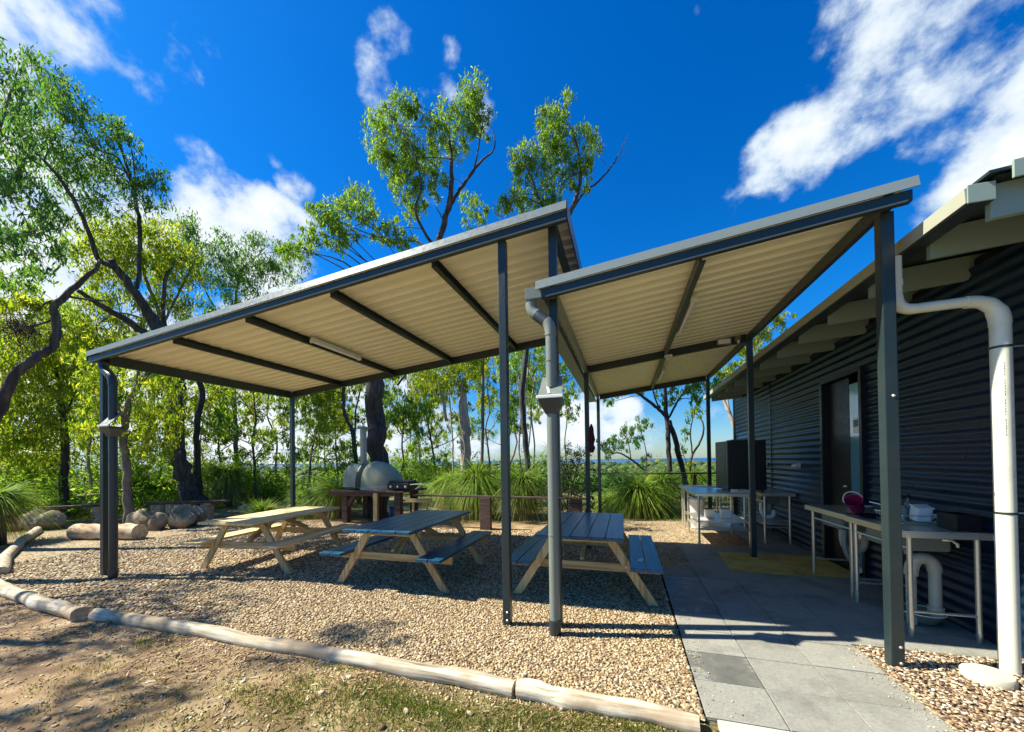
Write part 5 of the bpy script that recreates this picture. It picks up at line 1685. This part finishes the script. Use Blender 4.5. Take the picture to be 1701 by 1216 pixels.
tree('gum_tree', 'thin twisting sapling between the forked gum and the black cabinet', 14,
     [[(1143, 825, .06), (1146, 780, .055), (1150, 755, .05), (1163, 735, .045), (1169, 712, .04), (1164, 695, .03), (1150, 682, .02)], [(1150, 755, .035), (1147, 720, .03), (1152, 690, .02), (1160, 670, .015)], [(1146, 780, .02), (1135, 755, .015), (1130, 735, .01)]],
     [(1140, 720, 8), (1132, 745, 8), (1145, 690, 9), (1160, 680, 9), (1137, 770, 8)], 'leaf_mid', 'bark_dark', .7, BUSH)
tree('gum_tree', 'low spreading gum before the sea left of the forked gum', 19,
     [[(1078, 800, .09), (1070, 782, .08), (1055, 768, .07), (1040, 758, .06), (1025, 752, .05), (1008, 758, .03)], [(1072, 785, .04), (1074, 760, .035), (1070, 735, .03), (1062, 710, .02)], [(1048, 764, .04), (1045, 740, .03), (1040, 720, .02)]],
     [(1012, 742, 9), (1025, 735, 9), (1038, 720, 10), (1048, 708, 9), (1062, 702, 9), (1072, 708, 8), (1060, 722, 9), (1035, 740, 9), (1008, 755, 8), (1015, 728, 7), (1050, 735, 8), (1073, 762, 6), (1002, 735, 8)], 'leaf_blue', 'bark_dark', 1.0, BUSH)
tree('gum_tree', 'pale leaning trunk at the far end of the blue building', 15,
     [[(1238, 800, .11), (1230, 750, .10), (1222, 715, .095), (1213, 690, .09), (1205, 672, .08), (1190, 640, .06)], [(1222, 715, .05), (1235, 640, .05), (1245, 590, .04)], [(1213, 690, .05), (1205, 640, .04), (1210, 610, .03)]],
     [(1200, 640, 9), (1215, 622, 9), (1228, 610, 9), (1250, 575, 10), (1262, 560, 10), (1275, 548, 10), (1240, 590, 9), (1290, 540, 10), (1210, 600, 10), (1225, 580, 10), (1305, 530, 8), (1190, 620, 10)], 'leaf_yel', 'bark_pale', 1.1, BUSH)

# filler gums of the wood behind, each grown from a simple rule


def grown_gum(label, px, D, H, leaf, bark, seed, spread=1.0, r=.07, lean=0.0):
    global rng
    keep, rng = rng, np.random.default_rng(seed)
    py = 790
    b = at(px, py, D)
    g0 = float(ground_z(b[0], b[1]))

    def pix(v):  # world -> photograph coordinates used by tree()
        dd = np.array(v)-EYE
        z = dd @ FW
        return CX+F_PX*(dd @ RT)/z, CY-F_PX*(dd @ UP)/z, math.hypot(v[0], v[1])-D
    limbs, clumps = [], []
    top = np.array([b[0]+lean*H, b[1]+rng.normal(0, .3), g0+H])
    base = np.array([b[0], b[1], g0])
    pts = []
    for f in np.linspace(0, 1, 7):
        p = base+(top-base)*f+rng.normal(0, .09, 3)*H*.12*(f > 0)
        u, v, dd = pix(p)
        pts.append((u, v, r*(1-.8*f)+.012, dd))
    limbs.append(pts)
    for k in range(8):
        f = rng.uniform(.30, .92)
        p0 = base+(top-base)*f
        a = rng.uniform(0, 2*np.pi)
        ln = H*rng.uniform(.16, .34)*spread
        p2 = p0+np.array([math.cos(a)*ln, math.sin(a)*ln, ln*rng.uniform(.3, 1.0)])
        p1 = (p0+p2)/2+rng.normal(0, .1, 3)*ln
        limbs.append([(*pix(p)[:2], rr, pix(p)[2]) for p, rr in ((p0, r*.5*(1.1-f)+.012), (p1, r*.3), (p2, .012))])
        for m in range(4):
            c = p2+rng.normal(0, .34, 3)*ln
            u, v, dd = pix(c)
            clumps.append((u, v, rng.uniform(.22, .42)*(H/7)**.5*F_PX/D, dd))
    for m in range(4):
        c = top+rng.normal(0, .09, 3)*H
        u, v, dd = pix(c)
        clumps.append((u, v, rng.uniform(.25, .45)*(H/7)**.5*F_PX/D, dd))
    t = tree('gum_tree', label, D, limbs, clumps, leaf, bark, .7, BUSH)
    rng = keep
    return t


FILL = [
    ('leafy gum at the left edge behind the white tank', 15, 21, 7.0, 'leaf_mid', 'bark_grey', 1.2),
    ('bushy gum just left of the slim dark gum', 68, 23, 6.0, 'leaf_yel', 'bark_grey', 1.3),
    ('multi stemmed grey gum behind the stump seat', 148, 20, 5.6, 'leaf_blue', 'bark_pale', 1.2),
    ('yellow green gum behind the corner post', 185, 24, 7.6, 'leaf_yel', 'bark_grey', 1.2),
    ('deep green gum left of the forked trunk', 262, 22, 6.2, 'leaf_mid', 'bark_grey', 1.2),
    ('round green gum right of the forked trunk', 360, 20, 4.6, 'leaf_yel', 'bark_dark', 1.2),
    ('dark stemmed gum left of the back shelter post', 425, 17, 4.8, 'leaf_mid', 'bark_dark', 1.2),
    ('yellowish gum just behind the back shelter post', 462, 21, 6.0, 'leaf_yel', 'bark_grey', 1.2),
    ('green gum right of the back shelter post', 505, 19, 5.2, 'leaf_yel', 'bark_grey', 1.1),
    ('thin dark gum left of the oven flue', 560, 22, 6.4, 'leaf_mid', 'bark_dark', 1.1),
    ('blue green gum right of the great trunk', 662, 18, 4.6, 'leaf_blue', 'bark_grey', 1.1),
    ('slender gum beside the blue green one over the barbecue', 700, 20, 6.0, 'leaf_yel', 'bark_pale', 1.1),
    ('green gum left of the vine covered trunk', 728, 17, 5.4, 'leaf_mid', 'bark_dark', 1.0),
    ('gum with grey stem between vine trunk and front post', 808, 18, 6.2, 'leaf_yel', 'bark_grey', 1.1),
    ('fine stemmed gum close to the front shelter post', 828, 21, 7.0, 'leaf_blue', 'bark_pale', 1.1),
    ('pale gum seen between the front post and the downpipe', 872, 20, 6.8, 'leaf_mid', 'bark_pale', 1.0),
    ('distant gum above the barbecue shelf', 690, 27, 5.4, 'leaf_yel', 'bark_grey', 1.2),
    ('distant gum left of the oven mouth', 540, 28, 6.0, 'leaf_mid', 'bark_grey', 1.2),
    ('distant gum behind the round green one', 335, 29, 7.0, 'leaf_yel', 'bark_grey', 1.3),
    ('distant gum above the long plank bench', 110, 30, 8.0, 'leaf_yel', 'bark_grey', 1.3),
]
for i, (lb, px, D, H, lf, bk_, sp) in enumerate(FILL):
    grown_gum(lb, px, D, H, lf, bk_, 100+i, sp, .06+.008*H/4, random.uniform(-.12, .12))

# trees standing outside the frame to the left: they throw the dappled shade on the dirt
# (their outer twigs reach into view at the left edge)


def blades(c, n, L, W, droop, up=.9, spread=1.0):
    a = rng.uniform(0, 2*np.pi, n)
    el = np.arcsin(np.clip(rng.uniform(-.25, 1, n)**1.0*up, -1, 1))
    d = np.column_stack([np.cos(a)*np.cos(el)*spread, np.sin(a)*np.cos(el)*spread, np.sin(el)])
    d /= np.linalg.norm(d, axis=1, keepdims=True)
    upv = np.column_stack([np.zeros(n), np.zeros(n), np.ones(n)])+rng.normal(0, .3, (n, 3))
    return strips(np.tile(c, (n, 1))+d*.04, d, upv, L*rng.uniform(.7, 1.1, n), np.full(n, W)*rng.uniform(.7, 1.3, n), droop*rng.uniform(.5, 1.4, n), 4)


def grass_tree(label, px, py, D, trunk_h, L, n=420, skirt=.8, name='grass_tree', mat='blade', group='grass trees along the gravel'):
    p = at(px, py, D)
    g0 = float(ground_z(p[0], p[1]))
    t = thing(name, label, 'grass tree', (float(p[0]), float(p[1]), g0), group)
    tr = MB().tube([(p[0], p[1], g0-.1), (p[0]+.02, p[1], g0+trunk_h*.5), (p[0], p[1], g0+trunk_h)], [.14, .12, .13], 9, True, .12)
    tr.build('trunk', 'bark_dark', t, smooth=True)
    c = np.array([p[0], p[1], g0+trunk_h])
    V, Q = blades(c, int(n*1.9), L*1.22, .0062+.0004*D, random.uniform(.4, .8), random.uniform(.75, .98))
    npmesh('crown', V, Q, mat, t)
    if skirt > 0:
        m = int(n*skirt*1.6)
        a = rng.uniform(0, 2*np.pi, m)
        d = np.column_stack([np.cos(a), np.sin(a), rng.uniform(-1.1, .1, m)])
        d /= np.linalg.norm(d, axis=1, keepdims=True)
        V, Q = strips(np.tile(c, (m, 1))-np.array([0, 0, .05]), d, np.column_stack([-np.sin(a)*0, np.zeros(m), np.ones(m)])+rng.normal(0, .3, (m, 3)), L*rng.uniform(.5, .85, m), np.full(m, .010), 1.0, 3)
        V[:, 2] = np.maximum(V[:, 2], g0+.01)
        npmesh('skirt', V, Q, 'blade_dry', t)
    return t


for (lb, px, py, D, th, L, n, sk) in [
    ('big grass tree cut by the left picture edge', -8, 830, 13.0, .95, .72, 480, .7),
    ('grass tree on a dark stem in front of the stump', 116, 815, 20.5, .75, 1.0, 420, .5),
    ('broad grass tree behind the stump seat', 160, 815, 24, .7, 1.3, 460, .6),
    ('grass tree just right of the corner post', 222, 812, 20.5, 1.0, 1.15, 460, .6),
    ('wide skirted grass tree left of the forked gum', 275, 815, 21, .8, 1.2, 500, 1.0),
    ('tall round grass tree right of the forked gum', 379, 810, 17.5, 1.25, 1.15, 560, 1.0),
    ('small grass tree right of the round one', 412, 815, 20, .6, .95, 400, .5),
    ('grass tree left of the back shelter post', 455, 812, 19, .5, .9, 380, .5),
    ('pale skirted grass tree just right of the back shelter post', 508, 818, 12.5, .5, .72, 380, 1.2),
    ('dark grass tree half behind the oven stand', 560, 808, 12, .75, 1.0, 460, .7),
    ('big bright grass tree over the low rail right of the oven', 792, 800, 10.5, 1.05, 1.05, 640, 1.3),
    ('second bright grass tree behind the front post', 868, 800, 10.2, .95, .95, 560, 1.2),
    ('grass tree left of the bright pair above the barbecue shelf', 752, 812, 12.5, .9, .95, 420, .8),
    ('large lime grass tree past the end of the blue table', 1062, 822, 10.9, .62, 1.0, 680, .9),
    ('darker grass tree close behind the lime one', 1096, 815, 12, .8, 1.05, 520, .6),
    ('small yellowing grass tree left of the lime one', 1018, 830, 11.6, .3, .85, 420, .6),
    ('grass tree behind the handrail by the forked gum', 1150, 810, 14, .8, 1.0, 420, .4),
    ('far grass tree under the white tank', 62, 812, 19, .4, 1.0, 380, .8),
    ('far grass tree between slim gum and corner post', 140, 806, 21, .5, 1.2, 380, .6),
    ('low dark fern like grass tree behind the fallen log', 437, 842, 13, .12, .62, 420, .1),
    ('low grass tree at the gravel edge left of the oven', 540, 838, 12.5, .1, .6, 360, .2),
    ('low grass clump behind the rocks of the fire circle', 330, 838, 16.5, .1, .5, 300, .3),
    ('far grass tree against the plain by the black cabinet', 1208, 815, 16, .5, .9, 320, .3),
]:
    grass_tree(lb, px, py, D, th, L, n, sk)


def shrub(label, D, clumps, leaf, group, L0=.06, dens=1.0, cat='shrub', stems=6):
    c0 = at(clumps[0][0], clumps[0][1], D)
    g0 = float(ground_z(c0[0], c0[1]))
    t = thing('shrub', label, cat, (float(c0[0]), float(c0[1]), g0), group)
    st_ = MB()
    PP, DD, LL = [], [], []
    for q in clumps:
        c = at(q[0], q[1], D+rng.uniform(-.4, .4))
        r = q[2]/F_PX*D
        b = np.array([c0[0]+rng.normal(0, .12), c0[1]+rng.normal(0, .12), g0-.05])
        P_ = smooth_path([(*b, .02), (*((b+c)/2+rng.normal(0, .08, 3)), .014), (*c, .006)], 4)
        st_.tube(P_[:, :3], list(P_[:, 3]), 5, False)
        n = int(dens*max(80, 13*(r/L0)**2))
        P_, D_, L_, _ = clump_leaves(c, r, min(n, 1600), L0, .2, .9)
        PP.append(P_)
        DD.append(D_)
        LL.append(L_)
    st_.build('stems', 'bark_dark', t)
    V, Q = leaf_quads(np.vstack(PP), np.vstack(DD), np.concatenate(LL), np.concatenate(LL)*.42)
    npmesh('foliage', V, Q, leaf, t)
    return t


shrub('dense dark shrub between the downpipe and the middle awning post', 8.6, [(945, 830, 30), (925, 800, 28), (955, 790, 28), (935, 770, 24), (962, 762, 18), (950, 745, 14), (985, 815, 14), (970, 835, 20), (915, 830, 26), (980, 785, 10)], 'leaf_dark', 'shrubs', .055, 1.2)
wg = thing('weeping_grass', 'fine arching grass fountain above the dark shrub', 'grass', tuple(at(918, 800, 9.2)), 'shrubs')
c = at(915, 745, 9.2)
V, Q = blades(c-np.array([0, 0, .15]), 260, 1.0, .004, .75, .95)
npmesh('blades', V, Q, 'blade', wg)
MB().tube([at(918, 860, 9.2), at(915, 750, 9.2)], [.12, .10], 8, True, .1).build('stem', 'bark_dark', wg, smooth=True)
for i, (lb, px, py, D, r, lf) in enumerate([('low green shrub beneath the back shelter post gum', 440, 800, 18, 26, 'leaf_mid'), ('shrub filling the gap left of the oven flue', 575, 760, 15, 24, 'leaf_mid'), ('bright shrub under the vine covered trunk', 725, 775, 16, 22, 'leaf_mid'),
                                             ('pale shrub over the barbecue', 690, 775, 19, 20, 'leaf_blue'), ('shrub behind the seat log and corner post', 200, 770, 21, 30, 'leaf_mid'), ('bright shrub left of the slim dark gum', 60, 770, 22, 30, 'leaf_yel'),
                                             ('shrub between the two trunks of the left wood', 330, 770, 22, 26, 'leaf_yel'), ('grey green shrub under the low spreading gum', 1030, 790, 20, 14, 'leaf_blue'), ('olive shrub below the thin sapling', 1140, 800, 16, 14, 'leaf_mid'), ('green shrub by the far end of the handrail', 1190, 805, 15, 14, 'leaf_mid')]):
    shrub(lb, D, [(px, py, r), (px+r*.9, py+8, r*.8), (px-r*.9, py+6, r*.85), (px+r*.3, py-r*.7, r*.7), (px-r*.4, py+r*.6, r*.8), (px+r*.7, py+r*.6, r*.7)], lf, 'shrubs', .09, .9)


def undergrowth(name, label, boxes, leaf, L0):
    PP, DD, LL = [], [], []
    for (x0, x1, d0, d1, h0, h1, num, rad) in boxes:
        for _ in range(num):
            u, D = rng.uniform(x0, x1), rng.uniform(d0, d1)
            p = at(u, 780, D)
            g0 = float(ground_z(p[0], p[1]))
            r = rad*rng.uniform(.6, 1.3)
            c = np.array([p[0], p[1], g0+rng.uniform(h0, h1)])
            P_, D_, L_, _ = clump_leaves(c, r, int(170*rad), L0, .15, .8)
            P_[:, 2] = np.maximum(P_[:, 2], g0)
            PP.append(P_)
            DD.append(D_)
            LL.append(L_)
    L_ = np.concatenate(LL)
    V, Q = leaf_quads(np.vstack(PP), np.vstack(DD), L_, L_*.36)
    return tag(npmesh(name, V, Q, leaf), label, kind='stuff')


undergrowth('undergrowth', 'tangled green undergrowth filling the wood behind the camp', [(-60, 900, 17, 27, .1, 1.5, 260, .85), (-60, 560, 24, 34, .5, 3.0, 50, .9), (560, 900, 20, 30, .3, 2.2, 50, .9)], 'leaf_mid', .15)
undergrowth('hillside_scrub', 'olive scrub on the falling slope before the sea', [(880, 1330, 19, 34, -.1, .8, 150, .8), (860, 1340, 36, 80, .2, 2.2, 170, 1.6)], 'leaf_blue', .24)
# bush canopy of the plain beyond, one mass
n = 7000
aa = rng.uniform(R(40), R(140), n)
rr = np.exp(rng.uniform(math.log(70), math.log(3600), n))
x, y = rr*np.cos(aa), rr*np.sin(aa)
pts = np.column_stack([x, y, ground_z(x, y)])
scatter_stones('distant_bush', pts, rng.uniform(.007, .016, n)*rr, .75, mk_leaf('distant_bush_leaves', [(0, (.03, .06, .02)), (.5, (.06, .095, .03)), (1, (.12, .14, .05))], .1), 'distant bushland of the coastal plain')
